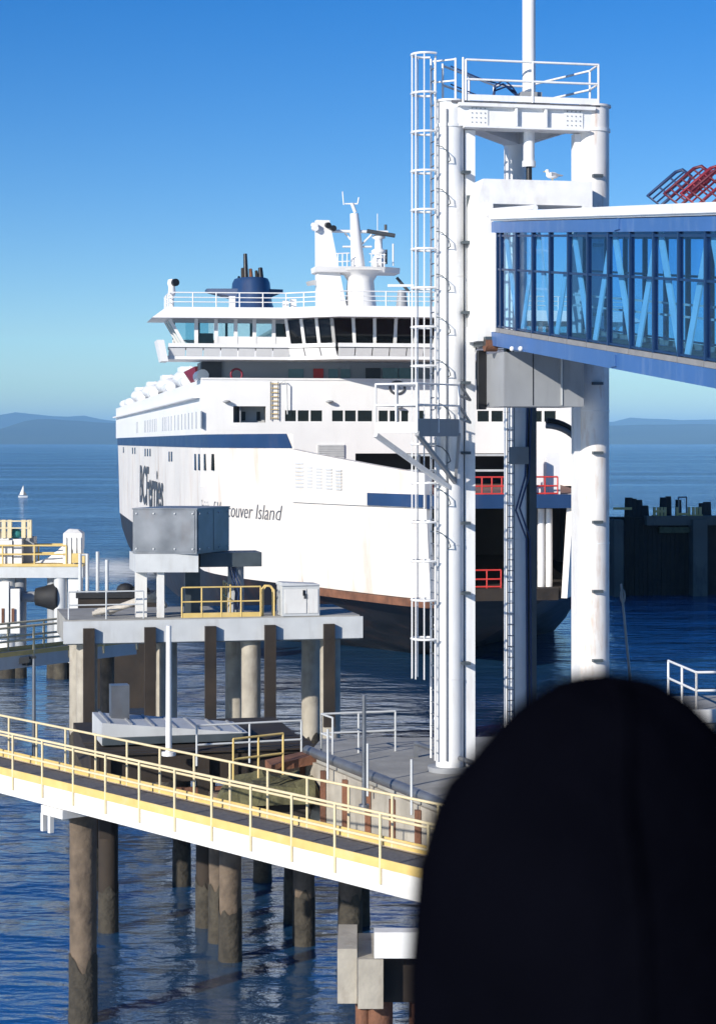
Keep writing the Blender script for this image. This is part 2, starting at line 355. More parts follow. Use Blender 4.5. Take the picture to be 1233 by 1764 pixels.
# bow fittings seen through the opening
def fence(u, v0, v1, z0, h, parent, m='bright_red', dy=.55):
    mb = MB(); n = max(2, int((v1-v0)/dy))
    for i in range(n+1): v = v0+(v1-v0)*i/n; mb.cyl(SP(u,v,z0), SP(u,v,z0+h), .045, n=6)
    for k in (0.08,.5,1): mb.cyl(SP(u,v0,z0+h*k), SP(u,v1,z0+h*k), .05, n=6)
    mb.build('safety_fence', m, parent)
fence(26.4, -2.6, 3.0, 7.08, 1.0, ship); fence(26.0, -4.2, -2.75, 7.08, 1.0, ship); fence(26.3, -.9, .7, 1.95, 1.0, ship)
sbox(MB(), 24.6, 25.4, -3.5, -2.7, 7.08, 9.1).build('bow_post', 'ship_white', ship)
sbox(MB(), 24.0, 24.7, -4.7, -3.9, 7.08, 9.4).build('bow_post', 'ship_white', ship)
for v in (-3.35, -3.8): MB().cyl(SP(25.6,v,1.95), SP(25.6,v,6.3), .2, n=12).build('bow_post', 'ship_white', ship)
MB().lathe([(.0,0),(.55,.02),(.75,.5),(.8,1.0),(.72,1.3),(.0,1.32)], SP(25.3,-2.3,2.0)).build('mooring_drum', 'ship_white', ship)
MB().lathe([(.78,0),(.7,.35),(.4,.62),(.0,.7)], SP(25.3,-2.3,3.42)).build('drum_cap', 'ship_white', ship)
sbox(MB(), -5.9, -5.6, -3, 3, 3.5, 4.6).build('garage_sign_board', 'ship_grey', ship)
sbox(MB(), -5.9, -5.7, -6, 2.5, 5.0, 5.2).build('garage_beam', 'ship_grey', ship)
for v in (2.5, .8): sbox(MB(), 20.0, 20.2, v-.06, v+.06, 7.08, 9.3).build('deck_post', 'galvanised', ship)
for z in (8.3, 9.2): sbox(MB(), 20.0, 20.15, -3, 3.2, z, z+.12).build('deck_rail', 'pale_grey', ship)
# superstructure front wall with openings cut out
def wall(u0, u1, V0, V1, z0, z1, holes, name, m, parent):
    vs_ = sorted({V0, V1} | {h[0] for h in holes} | {h[1] for h in holes}); zs_ = sorted({z0, z1} | {h[2] for h in holes} | {h[3] for h in holes})
    mb = MB()
    for a, b in zip(vs_, vs_[1:]):
        run = None
        for c, d in list(zip(zs_, zs_[1:])) + [(None, None)]:
            inside = c is not None and not any(h[0] <= (a+b)/2 <= h[1] and h[2] <= (c+d)/2 <= h[3] for h in holes)
            if inside and run is None: run = [c, d]
            elif inside: run[1] = d
            elif run: sbox(mb, u0, u1, a, b, *run); run = None
    return mb.build(name, m, parent)
ng = (sv(458), sv(402), sz(728,0,7), sz(700,0,7))
gar = (-8.0, sv(612), 7.0, 9.25)
front_wins = []
for a, b in ((491,510),(513,532),(535,555),(572,591),(594,613),(616,641),(652,668),(671,688),(691,703),(715,732),(760,780),(784,804),(822,842),(846,866),(890,910),(913,933),(937,957)):
    v1, v0 = sv(a), sv(b); zb, zt = (726, 707); front_wins.append((v0, v1, sz(zb,0,v0), sz(zt,0,v0)))
wall(-.3, 0, -13.3, 13.3, 7.0, 14.2, [ng, gar] + [(a,b,11.42,12.16) for a,b,_,_ in front_wins], 'front_wall', 'ship_white', ship)
for a, b, _, _ in front_wins:
    f = sbox(MB(), -.16, -.1, a, b, 11.42, 12.16).build('window', 'dark_glass', ship)
sbox(MB(), -1.6, -1.5, ng[0]-.1, ng[1]+.1, ng[2]-.1, ng[3]+.1).build('niche_wall', 'pale_grey', ship)
for k in (0, 1): sbox(MB(), -1.49, -1.42, sv(424)-1.0*k-.12, sv(424)-1.0*k+.12, ng[2]+.15, ng[2]+.75).build('niche_door', 'black', ship)
sbox(MB(), -1.45, -.4, ng[1]-.55, ng[1]-.45, ng[2], ng[3]).build('niche_frame', 'grey_paint', ship)
sbox(MB(), -.2, -.15, sv(845), sv(820), 11.5, 11.95).build('stored_gear', 'lime', ship)
sbox(MB(), .02, .1, sv(593), sv(547), sz(793,0,2), sz(766,0,2)).build('vent_grille', 'louvre_grey', ship)
for k in range(9): 
    z = sz(793,0,2) + (k+.5)*1.06/9
    sbox(MB(), .1, .16, sv(593)+.05, sv(547)-.05, z-.03, z+.02).build('vent_slat', 'louvre_grey', ship)
for px, y in ((390,692),(567,692),(686,702)):
    MB().ell(SP(.25, sv(px), sz(y,0,sv(px))), (.3,.28,.1), 10, 6).build('floodlight', 'grey_paint', ship)
# louvre banks on the starboard bow bulwark
for a, b, t0, t1 in ((503,528,795,842),(532,546,803,842),(551,567,805,843),(572,589,806,844),(593,609,808,845)):
    k = ((a+b)/2 - 503)/106; u = 15.0 + 5.2*k; v = 9.1 - (u-14.5)*.40
    d = Vector((2.5,-1.02)).normalized(); nn = Vector((-d.y, d.x)); hw = (b-a)/2*.0345/.86
    zb, zt = sz(t1, u, v), sz(t0, u, v)
    for j in range(7):
        z = zb + (zt-zb)*(j+.5)/7; c = Vector((u, v)) + nn*.2
        p, q = c - d*hw, c + d*hw
        MB().bar(SP(p.x,p.y,z), SP(q.x,q.y,z), .07, .11).build('louvre_slat', 'louvre_grey', ship)
# ladder on the front wall
ld = MB(); v0, v1 = sv(466), sv(479); zb, zt = sz(724,0,5), sz(658,0,5)
for v in (v0, v1): ld.cyl(SP(.12,v,zb), SP(.12,v,zt), .035, n=6)
lad = ld.build('ladder', 'dark_grey', ship)
for k in range(9): MB().cyl(SP(.12,v0,zb+(zt-zb)*(k+.5)/9), SP(.12,v1,zb+(zt-zb)*(k+.5)/9), .03, n=6).build('rung', 'yellow', lad)
MB().tube([SP(.1,v1-.1,zt-.1),SP(.3,v1-.35,zt+.05),SP(.3,v1-.55,zt-.15),SP(.25,v1-.6,zb+.4)], .04).build('ladder_guard', 'pale_grey', ship)
# emblem: a ring with a four-petalled flower
eu, ev, ez = .03, sv(684), sz(668,0,0)
em = MB(); em.tube([SP(eu, ev+.5*math.cos(t), ez+.42*math.sin(t)) for t in [2*math.pi*k/24 for k in range(24)]], .085, 6, True)
emb = em.build('emblem', 'letter_navy', ship)
for k in range(4):
    t = k*math.pi/2 + .4; MB().ell(SP(eu, ev+.17*math.cos(t), ez+.15*math.sin(t)), (.03,.13,.1), 10, 6).build('emblem_petal', 'ship_grey', emb)
# side wall of the superstructure with tall slot windows
sw = MB(); sbox(sw, -119, -.3, 13.0, 13.3, 10.5, 14.2); sbox(sw, -119, -.3, -13.3, -13.0, 10.5, 14.2); sbox(sw, -119.3, -119, -13.3, 13.3, 10.5, 14.2)
sw.build('side_wall', 'ship_white', ship)
sbox(MB(), -119, -.3, -13.0, 13.0, 13.9, 14.1).build('boat_deck', 'ship_grey', ship)
slots = [su(p) for p in (347,339,332,326,320,314,308,302,296,291,287,284,281,270,267,264,261,258,255,252,250,238,236)]
for i, u in enumerate(slots):
    sbox(MB(), u-.28, u+.28, 13.3, 13.34, 10.95, 12.1).build('slot_window', 'ship_grey', ship)
sbox(MB(), -118, -1, 13.3, 13.75, 13.0, 13.15).build('rubbing_rail', 'ship_white', ship)
for px, n, y0, y1 in ((365,4,782,810),(296,2,778,795),(259,3,773,786),(233,2,771,782),(213,1,770,780)):
    for k in range(n):
        q = px - k*4.2; u = su(q) if n != 4 else (3.4, 1.0, -1.8, -4.8)[k]
        v = hull_v(u, 8.7)
        zt, zb = sz(y0, u, v), sz(y1, u, v)
        wd = 1.05 if n == 4 else 1.3 - .3*(px > 280)
        sbox(MB(), u-wd*.5, u+wd*.5, v-.1, v+.05, zb, zt).build('window', 'dark_glass', ship)
# bridge recess under the wheelhouse
wall(-2.8, -2.5, -13.0, 13.0, 14.1, 15.6, [], 'recess_wall', 'ship_grey', ship)
for a, b, y0, y1, m in ((497,523,636,653,'teal_glass'),(566,582,636,652,'teal_glass'),(587,603,636,652,'teal_glass'),(630,655,634,652,'dark_grey'),(659,685,634,652,'teal_glass'),(687,712,634,652,'teal_glass'),(540,557,635,653,'bright_red')):
    v0, v1 = sv(b,-2.4), sv(a,-2.4)
    sbox(MB(), -2.49, -2.4, v0, v1, sz(y1,-2.4,v0)-.25, sz(y0,-2.4,v0)).build('fire_locker' if 'red' in m else 'window', m, ship)
sbox(MB(), -2.49, -2.3, sv(388), sv(353), 13.9, 15.6).build('dark_panel', 'dark_grey', ship)  # flat dark grey panel at the starboard end of the recess
# parapet lip, lifebuoy
sbox(MB(), -.35, .06, -13.3, 13.3, 14.2, 14.32).build('parapet_cap', 'ship_white', ship)
MB().tube([SP(-.2, sv(408)+.38*math.cos(t), 14.55+.38*math.sin(t)) for t in [2*math.pi*k/20 for k in range(20)]], .07, 6, True).build('lifebuoy', 'red', ship)
# wheelhouse
BOT = [(.7,16.2),(.7,7.4),(2.7,4.7)]; 
def mirror(pl): return pl + [(u,-v) for u, v in reversed(pl)]
dk = mirror([(-3.6,15.6),(1.1,15.6),(1.1,7.5),(3.2,4.6)])
MB().prism([(u,-v) for u, v in dk], 18.5, 18.72).build('bridge_deck', 'ship_white', ship)
edge = [(1.12,15.6),(1.12,7.5),(3.22,4.6),(3.22,-4.6),(1.12,-7.5),(1.12,-15.6)]
for p, q in zip(edge, edge[1:]):
    L_ = math.dist(p, q); n = max(1, round(L_/1.22)); pv, qv = Vector(p), Vector(q); d = (qv-pv)/n; nn = Vector((-d.y, d.x)).normalized()
    if nn.x < 0: nn = -nn
    for k in range(n):
        a, b = pv+d*(k+.03), pv+d*(k+.97); c = nn*.28
        MB().hexa([SP(a.x,a.y,15.72),SP(b.x,b.y,15.72),SP(b.x-.08*nn.x,b.y-.08*nn.y,15.72),SP(a.x-.08*nn.x,a.y-.08*nn.y,15.72),
                   SP(a.x+c.x,a.y+c.y,16.25),SP(b.x+c.x,b.y+c.y,16.25),SP(b.x+c.x*.7,b.y+c.y*.7,16.25),SP(a.x+c.x*.7,a.y+c.y*.7,16.25)]).build('fascia_panel', 'ship_white', ship)
    r = [SP(pv.x+nn.x*.3, pv.y+nn.y*.3, 16.42), SP(qv.x+nn.x*.3, qv.y+nn.y*.3, 16.42)]
    MB().bar(r[0], r[1], .16, .26).build('fascia_rail', 'ship_white', ship)
for s in (1, -1):
    MB().hexa([SP(-1.0,s*15.6,15.35),SP(1.5,s*15.6,15.35),SP(1.5,s*16.05,15.35),SP(-1.0,s*16.05,15.35),SP(-1.2,s*15.9,16.75),SP(1.7,s*15.9,16.75),SP(1.7,s*16.35,16.75),SP(-1.2,s*16.35,16.75)]).build('wing_box', 'ship_white', ship)
ZB, ZT = 16.5, 18.2
sbox(MB(), -3.2, .68, -15.3, 15.3, 16.3, 16.5).build('bridge_floor', 'dark_grey', ship)
for s in (1, -1):
    sbox(MB(), .55, .75, *sorted((s*7.4, s*12.45)), 16.5, 17.05).build('sill_panel', 'ship_white', ship)
    sbox(MB(), .5, .7, *sorted((s*7.4, s*15.2)), 17.95, 18.25).build('lintel', 'ship_grey', ship)
    sbox(MB(), -3.2, -3.0, *sorted((s*5.0, s*15.0)), 16.5, 17.0).build('rear_sill', 'ship_white', ship)
    sbox(MB(), -3.2, -3.1, *sorted((s*5.0, s*14.9)), 17.0, 18.2).build('rear_window', 'clear_glass', ship)
    for v in (14.9, 13.2, 11.3, 9.6, 8.0, 6.4): sbox(MB(), -3.22, -3.0, s*v-.08, s*v+.08, 16.5, 18.2).build('rear_mullion', 'dark_grey', ship)
    panes = [(14.4,13.85,16.55,1),(13.55,12.55,16.55,1),(12.2,11.2,17.08,0),(10.95,9.95,17.08,0),(9.7,8.65,17.08,0),(8.4,7.5,17.08,0)]
    for a, b, z, _ in panes:
        sbox(MB(), .6, .65, *sorted((s*a, s*b)), z, 17.95).build('window', 'clear_glass' if a > 9 else 'dark_glass', ship)
    for v in (13.7,12.38,11.07,9.82,8.52,7.42): sbox(MB(), .55, .78, s*v-.12, s*v+.12, 16.5, 18.2).build('mullion', 'ship_white', ship)
    for u0, u1 in ((.6,-1.2),(-1.2,-3.0)): MB().hexa([SP(u0,s*14.45,16.55),SP(u1,s*14.45,16.55),SP(u1,s*14.5,16.55),SP(u0,s*14.5,16.55),SP(u0,s*15.4,18.1),SP(u1,s*15.4,18.1),SP(u1,s*15.45,18.1),SP(u0,s*15.45,18.1)]).build('end_window', 'clear_glass', ship)
    for u in (.66, -1.2, -3.0): MB().bar(SP(u,s*14.48,16.45), SP(u,s*15.5,18.25), .2, .2).build('end_mullion', 'ship_white', ship)
    sbox(MB(), -2.2, -1.0, *sorted((s*12.4, s*13.5)), 16.5, 17.35).build('wing_console', 'black', ship)
bt = [(.65,7.4),(2.65,4.7),(2.65,-4.7),(.65,-7.4)]; tp = [(1.25,7.75),(3.35,5.0),(3.35,-5.0),(1.25,-7.75)]
for (p, q, P, Q, n) in ((bt[0],bt[1],tp[0],tp[1],3),(bt[1],bt[2],tp[1],tp[2],7),(bt[2],bt[3],tp[2],tp[3],3)):
    for k in range(n+1):
        f = k/n; a = [p[i]+(q[i]-p[i])*f for i in (0,1)]; b = [P[i]+(Q[i]-P[i])*f for i in (0,1)]
        MB().bar(SP(*a,16.4), SP(*b,18.25), .22, .2).build('mullion', 'ship_white', ship)
        if k < n:
            f2 = (k+1)/n; a2 = [p[i]+(q[i]-p[i])*f2 for i in (0,1)]; b2 = [P[i]+(Q[i]-P[i])*f2 for i in (0,1)]
            V = [SP(*a,16.5),SP(*a2,16.5),SP(*b2,18.15),SP(*b,18.15)]
            MB().hexa([(x-.05,y,z) for x,y,z in V]+V).build('window', 'dark_glass', ship)
MB().prism([(u,-v) for u, v in [(-6,7.5),(.3,7.5),(2.2,4.6),(2.2,-4.6),(.3,-7.5),(-6,-7.5)]], 19.5, 21.1).build('cabin', 'black', ship)
rl = mirror([(-22,7),(-3.9,7.5),(-3.9,16.7),(1.9,16.7),(2.4,8.2),(5.0,4.9)]); rt = mirror([(-22,6.8),(-3.7,7.3),(-3.5,15.7),(1.3,15.7),(1.8,8.0),(4.4,4.7)])
MB().prism([(u,-v) for u, v in rl], 21.2, 21.95, [(u,-v) for u, v in rt]).build('bridge_roof', 'ship_white', ship)
wall(-21.5, -21.2, -6.5, 6.5, 14.1, 18.2, [], 'cabin_wall', 'ship_white', ship)
for s in (1,-1): sbox(MB(), -21.5, -5, *sorted((s*6.4, s*6.6)), 14.1, 18.2).build('cabin_wall', 'ship_white', ship)
# roof railing
path = [(-3.3,15.5),(1.1,15.5),(1.6,7.8),(4.2,4.6),(4.2,-4.6),(1.6,-7.8),(1.1,-15.5)]
for p, q in zip(path, path[1:]):
    for z in (19.3, 19.6, 19.92): MB().cyl(SP(*p,z), SP(*q,z), .035 if z < 19.9 else .045, n=6).build('roof_rail', 'ship_white', ship)
    n = max(1, round(math.dist(p,q)/1.5))
    for k in range(n): f = k/n; MB().cyl(SP(p[0]+(q[0]-p[0])*f, p[1]+(q[1]-p[1])*f, 18.9), SP(p[0]+(q[0]-p[0])*f, p[1]+(q[1]-p[1])*f, 19.92), .045, n=6).build('roof_post', 'ship_white', ship)
for px, hh in ((400,.75),(492,.5),(505,.6)):
    v = sv(px,1.2); sbox(MB(), 1.0, 1.35, v-.2, v+.2, 18.95, 18.95+hh).build('roof_box', 'ship_white', ship)
# searchlight on the wing
v = 15.3; slp = MB().cyl(SP(.5,v,18.9), SP(.5,v,19.8), .14, n=10).build('searchlight', 'ship_white', ship)
MB().lathe([(.2,0),(.26,.15),(.22,.55),(.3,.8),(.26,1.05),(.0,1.12)], SP(.5,v,19.75), 14).build('lamp_housing', 'ship_white', slp)
MB().cyl(SP(.7,v-.15,20.6), SP(.95,v-.25,20.6), .25, n=14).build('lens', 'black', slp)
# mast
mu = -15.0; D0 = 138 - mu*ch; ms = D0/F
def mp(px, y, du=0): v = sv(px, mu+du); return SP(mu+du, v, ZY(y, 138-(mu+du)*ch-v*sh)-3)
mc = sv(621, mu); zb = ZY(533, D0)-3; zp = ZY(470, D0)-3
mast = MB().lathe([(1.25,zb-.1),(1.15,zb+.6),(1.0,zp-.6),(1.25,zp-.2),(1.9,zp+.1)], SP(mu,mc,0), 24).build('mast', 'ship_white', ship)
pf = MB(); A = [(-2.2,3.3),(-1.2,3.6),(1.2,3.6),(1.5,1.0),(1.5,-1.6),(.6,-2.9),(-2.2,-2.9)]
pf.prism([(mu+u*.8,-(mc+v)) for u, v in A], zp+2.95, zp+3.35, [(mu+u,-(mc+v)) for u, v in A]); pf.build('mast_platform', 'ship_white', mast)
pb, pt = mp(572, 533), mp(556, 380)
lg = MB(); 
lg.hexa([(pb[0]-.8,pb[1]-1.15,pb[2]),(pb[0]+.8,pb[1]-1.15,pb[2]),(pb[0]+.8,pb[1]+1.0,pb[2]),(pb[0]-.8,pb[1]+1.0,pb[2]),(pt[0]-.4,pt[1]-.55,pt[2]),(pt[0]+.4,pt[1]-.55,pt[2]),(pt[0]+.4,pt[1]+.45,pt[2]),(pt[0]-.4,pt[1]+.45,pt[2])]).build('mast_leg', 'ship_white', mast)
b0, b1 = mp(617, 465), mp(610, 368)
MB().cyl(b0, b1, .55, .32, n=14).build('mast_pole', 'ship_white', mast)
MB().cyl(mp(612,366), mp(606,350), .14, n=8).build('mast_top', 'ship_white', mast)
yd = mp(570,398), mp(668,400); MB().cyl(yd[0], yd[1], .12, n=8).build('yard', 'ship_white', mast)
for p, q in (((594,402),(609,418)),((640,404),(622,422)),((590,425),(640,425)),((603,402),(613,410))): MB().cyl(mp(*p), mp(*q), .08, n=6).build('yard_brace', 'ship_white', mast)
MB().cyl(mp(632,398,.6), mp(680,406,.6), .16, n=8).build('radar_bar', 'dark_grey', mast)
MB().bar(mp(594,351), mp(616,351), .1, .1).build('mast_arm', 'ship_white', mast)
for p, q, r in (((592,353),(590,330),.045),((616,351),(618,340),.05),((650,398),(650,368),.03),((664,396),(664,387),.12),((677,458),(677,420),.07),((545,458),(545,418),.06),((573,440),(573,425),.12),((665,455),(665,430),.1)):
    MB().cyl(mp(*p), mp(*q), r, n=6).build('antenna', 'dark_grey' if r >= .1 else 'ship_white', mast)
for k, px in enumerate((540,541,563,572)): MB().cyl(mp(px, 388+5*(k%2), .3), mp(px+3, 388+5*(k%2), .9), .22, n=10).build('deck_light', 'black' if k > 1 else 'ship_white', mast)
for px in (582,590,598,640,648,656,662): MB().cyl(mp(px,466,.9), mp(px,437,.9), .04, n=6).build('platform_post', 'ship_white', mast)
for y in (437, 451): 
    MB().cyl(mp(578,y,.9), mp(602,y-1,.9), .05, n=6).build('platform_rail', 'ship_white', mast); MB().cyl(mp(636,y,.9), mp(664,y+2,.9), .05, n=6).build('platform_rail', 'ship_white', mast)
MB().lathe([(.0,0),(.45,.05),(.5,.5),(.4,.9),(0,1.0)], mp(652,462)).build('satellite_dome', 'ship_white', mast)
MB().lathe([(.3,0),(.55,.2),(.55,.35),(.3,.5),(.28,1.2),(.5,1.3),(.5,1.5),(0,1.6)], mp(652,440)).build('radar_pedestal', 'ship_white', mast)
MB().cyl(mp(683,478), mp(706,505), .12, n=8).build('stay_arm', 'dark_grey', mast)
MB().cyl(mp(692,532,6), mp(692,500,6), .45, .3, n=10).build('radar_stand', 'grey_paint', ship)
MB().bar(mp(668,492,6), mp(712,492,6), .2, .18).build('radar_scanner', 'ship_white', ship)
sbox(MB(), -14, -12.5, mc-4.6, mc-2.8, 18.95, 19.9).build('roof_locker', 'dark_grey', ship)
fl = MB(); p = mp(548,488); fl.add([(p[0]-.2,p[1]-.9,p[2]+.1),(p[0],p[1]-.3,p[2]+.25),(p[0]+.2,p[1]+.3,p[2]+.05),(p[0]+.2,p[1]+.9,p[2]+.3),(p[0]-.2,p[1]-.8,p[2]-.2),(p[0],p[1]-.3,p[2]-.15),(p[0]+.2,p[1]+.3,p[2]-.3),(p[0]+.2,p[1]+.9,p[2]-.1)], [(0,1,5,4),(1,2,6,5),(2,3,7,6)])
fl.build('flag', 'grey_paint', mast)
# funnel
fu = -88.0; FD = 138 - fu*ch; fv = sv(433, fu)
zb, zt = ZY(540, FD)-3, ZY(481, FD)-3
sbox(MB(), -100, -40, -7, 7, 14.1, 17.0).build('deckhouse', 'ship_white', ship)
sbox(MB(), -96, -80, fv-4, fv+4, 17.0, zb+.1).build('funnel_casing', 'ship_white', ship)
pr = []
fn = MB(); n = 28
def ring(rx, ry, z, du=0): return [SP(fu+du+rx*math.cos(2*math.pi*k/n), fv+ry*math.sin(2*math.pi*k/n), z) for k in range(n)]
rr = ring(5.2,2.6,zb) + ring(4.4,2.25,zb+1.2,-.1) + ring(3.9,2.05,zt-.4,-.3) + ring(3.6,1.85,zt,-.3)
fn.add(rr, [(i*n+k,i*n+(k+1)%n,(i+1)*n+(k+1)%n,(i+1)*n+k) for i in range(3) for k in range(n)], True); fn.add(rr[-n:], [tuple(range(n))])
fun = fn.build('funnel', 'navy', ship)
zw = ZY(503, FD)-3
for s, l in ((1, 5.0),(-1, 3.4)):
    MB().hexa([SP(fu-2.2,fv+s*1.5,zw-.85),SP(fu+2.2,fv+s*1.5,zw-.85),SP(fu+1,fv+s*l,zw-.05),SP(fu-1.4,fv+s*l,zw-.05),SP(fu-2.2,fv+s*1.5,zw+.2),SP(fu+2.2,fv+s*1.5,zw+.2),SP(fu+1,fv+s*l,zw+.25),SP(fu-1.4,fv+s*l,zw+.25)]).build('funnel_wing', 'navy', fun)
for px, y, r, m in ((424,437,.28,'black'),(420,462,.3,'timber'),(433,463,.25,'rust'),(443,466,.22,'timber'),(450,461,.32,'black'),(413,477,.2,'black')):
    v = sv(px, fu); MB().cyl(SP(fu,v,zt-.1), SP(fu-.4,v+.05,ZY(y,FD)-3), r, r*.75, n=10).build('exhaust_pipe', m, fun)
# rescue gear along the boat deck
for k, u in enumerate((-24,-44,-64,-84)):
    b = MB().ell(SP(u,12.2,15.0), (3.6,1.2,.75), 16, 8); b.bx(u-1.6,u+1.4,-12.9,-11.5,18.0,18.9)
    o = b.build('lifeboat', 'white_frp', ship)
    for s in (-1,1): MB().tube([SP(u+s*2.6,11.2,14.1),SP(u+s*2.6,11.2,15.5),SP(u+s*2.6,12.3,15.85)], .1).build('davit', 'ship_white', o)
rb = MB(); u, v = -10.5, 12.4
rb.hexa([SP(u-2.6,v-.5,14.35),SP(u+2.0,v-.5,14.35),SP(u+2.0,v+.5,14.35),SP(u-2.6,v+.5,14.35),SP(u-3.0,v-1,15.15),SP(u+3.2,v-.7,15.35),SP(u+3.2,v+.7,15.35),SP(u-3.0,v+1,15.15)])
rbo = rb.build('rescue_boat', 'red', ship)
for s in (-1,1): MB().bar(SP(u+s*1.5,v,14.1), SP(u+s*1.5,v,14.5), .3, 1.0).build('boat_cradle', 'ship_white', rbo)
for k, u in enumerate((-3.5,-5.3,-17,-18.8,-33,-34.8,-36.6,-54,-56,-73,-75,-95,-97,-99,-106,-108)):
    MB().cyl(SP(u,13.0,14.55), SP(u+1.35,13.0,14.55), .42, n=12).build('liferaft_canister', 'white_frp', ship)
for u0,u1,z in ((-112,-101,15.6),(-78,-68,15.9),(-60,-50,16.0),(-30,-26,15.6),(-8,-5.5,15.6)): sbox(MB(), u0, u1, 9.5, 11.6, 14.1, z).build('deck_locker', 'ship_white', ship)
sbox(MB(), -7.6, -4.8, 11.4, 12.9, 15.0, 15.55).build('dark_window', 'dark_grey', ship)
# lettering on the hull, wrapped to its curve
def text_mesh(txt, shear, fat=0):
    cu = bpy.data.curves.new('letter', 'FONT'); cu.body = txt; cu.shear = shear; cu.resolution_u = 3; cu.offset = fat
    t = bpy.data.objects.new('letter', cu); COL.objects.link(t); bpy.context.view_layer.update()
    me = bpy.data.meshes.new_from_object(t.evaluated_get(bpy.context.evaluated_depsgraph_get()))
    bpy.data.objects.remove(t); return me
def right_of(txt): return max(v.co.x for v in text_mesh(txt, 0).vertices)
def hull_text(txt, u0, width, z, h, m, shear=.25, fat=0):
    total = right_of(txt); k = width/total; kz = h/.72; one = right_of('l')
    P_ = [(u0+i*.1, hull_v(u0+i*.1, z)) for i in range(int((14.4-u0)*10))]; arc = [0]
    for a, b in zip(P_, P_[1:]): arc.append(arc[-1] + math.dist(a, b))
    for i, chr_ in enumerate(txt):
        if chr_ == ' ': continue
        me = text_mesh(chr_, shear, fat); off = right_of(txt[:i]+'l') - one if i else 0
        for v in me.vertices:
            s = (v.co.x+off)*k; j = 0; zz = z + v.co.y*kz
            while j < len(P_)-2 and arc[j+1] <= s: j += 1
            f = (s-arc[j])/(arc[j+1]-arc[j]); u = min(P_[j][0]+(P_[j+1][0]-P_[j][0])*f, 14.4)
            v.co = SP(u, hull_v(max(u,-120), zz)+.05, zz)
        me.materials.clear(); me.materials.append(MAT[m])
        o = bpy.data.objects.new('letter', me); COL.objects.link(o); o.parent = ship
hull_text('Spirit of Vancouver Island', su(345, 13.3), 14.3, sz(892, 8, 11.5), .98, 'letter_grey', .36, -.008)
hull_text('BCFerries', su(240), su(280)-su(240), 4.1, 3.7, 'letter_navy', .2, .022)
# ------------------------------------------------------------------ lifting tower (local x towards the shore, y across)
TA = -78.0; T0 = (4.07, 50.5)
tower = thing('lift_tower', 'tall white tubular lift tower with caged ladder holding up the blue walkway', 'tower', (*T0, 4.9), TA)
def TZ(y, D=50): return ZY(y, D)
ct = TZ(176); cb = 4.9
colL, colR, colB = (0,-1.85), (0,1.85), (-2.44,.55)
for (x, y), r in ((colL,.345),(colR,.40),(colB,.30)):
    c = MB().cyl((x,y,cb), (x,y,ct), r, n=28).build('column', 'rusty_white' if y > 1 else 'tower_white', tower)
    for zz in (ct-4.3, ct-7.6, ct-10.9, ct-14.2):
        if zz > cb+.3: MB().cyl((x,y,zz), (x,y,zz+.03), r+.008, n=28).build('weld_seam', 'stained_white', c)
    MB().cyl((x,y,ct-.62), (x,y,ct-.54), r+.03, n=28).build('collar', 'tower_white', c)
    MB().cyl((x,y,ct), (x,y,ct+.05), r+.05, n=28).build('cap', 'rusty_white' if y > 1 else 'tower_white', c)
    MB().cyl((x,y,cb), (x,y,cb+.12), r+.2, n=28).build('base_plate', 'grey_paint', c)
    for k in range(8):
        z = ct - 1.75 - k*1.72
        if z > 5.5 and x > -1: MB().bx(x+.2, x+r+.1, y+(.22 if y < 0 else -.16), y+(.42 if y < 0 else .1), z-.035, z+.035).build('lug', 'steel_dark', c)
gb, gt = TZ(222), TZ(184)
g = MB().bx(.1,.36,-1.7,1.7,gb+.05,gt-.02).build('top_girder', 'tower_white', tower)
MB().bx(-.05,.5,-1.75,1.75,gt-.02,gt+.06).build('girder_flange', 'tower_white', g); MB().bx(-.05,.5,-1.6,1.6,gb,gb+.05).build('girder_flange', 'tower_white', g)
for y in (-.28, .48): MB().bx(.37,.47,y-.03,y+.03,gb+.06,gt-.03).build('stiffener', 'tower_white', g)
for s in (-1,1):
    pl = MB().bx(.362,.385,s*1.22-.24,s*1.22+.24,gb+.07,gt-.05).build('splice_plate', 'tower_white', g)
    for i in range(4):
        for j in range(4): MB().cyl((.38,s*1.22-.17+i*.11,gb+.14+j*.115), (.40,s*1.22-.17+i*.11,gb+.14+j*.115), .018, n=6).build('bolt', 'grey_paint', pl)
for y0 in (-1.6, 1.6):
    MB().hexa([(0,y0-.18,gb+.08),(.2,y0+.18*(1 if y0<0 else -1)*1,gb+.08),(-2.3,.55+.2,gb+.0),(-2.5,.55-.2,gb+.0),(0,y0-.18,gt-.1),(.2,y0+.18*(1 if y0<0 else -1),gt-.1),(-2.3,.75,gt-.15),(-2.5,.35,gt-.15)]).build('rear_girder', 'tower_white', tower)
MB().prism([(.4,-1.9),(.4,1.9),(-.3,1.9),(-2.9,.95),(-2.9,.1),(-.3,-1.9)], gt+.07, gt+.12).build('top_deck', 'grating', tower)
# top railing
rpath = [(.42,-1.55),(.42,1.85),(-.4,1.9),(-2.9,.95),(-2.9,.1),(-.5,-1.9)]; zt0 = gt+.12
for i, (p, q) in enumerate(zip(rpath, rpath[1:])):
    for h in (.52, 1.0): MB().cyl((*p,zt0+h), (*q,zt0+h), .03, n=8).build('handrail', 'tower_white', tower)
    MB().bar((*p,zt0+.08), (*q,zt0+.08), .012, .15).build('kick_plate', 'tower_white', tower)
    n = max(1, round(math.dist(p,q)/1.8))
    for k in range(n): f = k/n; x, y = p[0]+(q[0]-p[0])*f, p[1]+(q[1]-p[1])*f; MB().cyl((x,y,zt0), (x,y,zt0+1.0), .03, n=8).build('rail_post', 'tower_white', tower)
for (x,y) in ((.42,-1.62),(.3,-1.78),(-.5,-1.9),(-.1,-2.2)): MB().cyl((x,y,zt0-.1), (x,y,zt0+1.05), .03, n=8).build('rail_post', 'tower_white', tower)
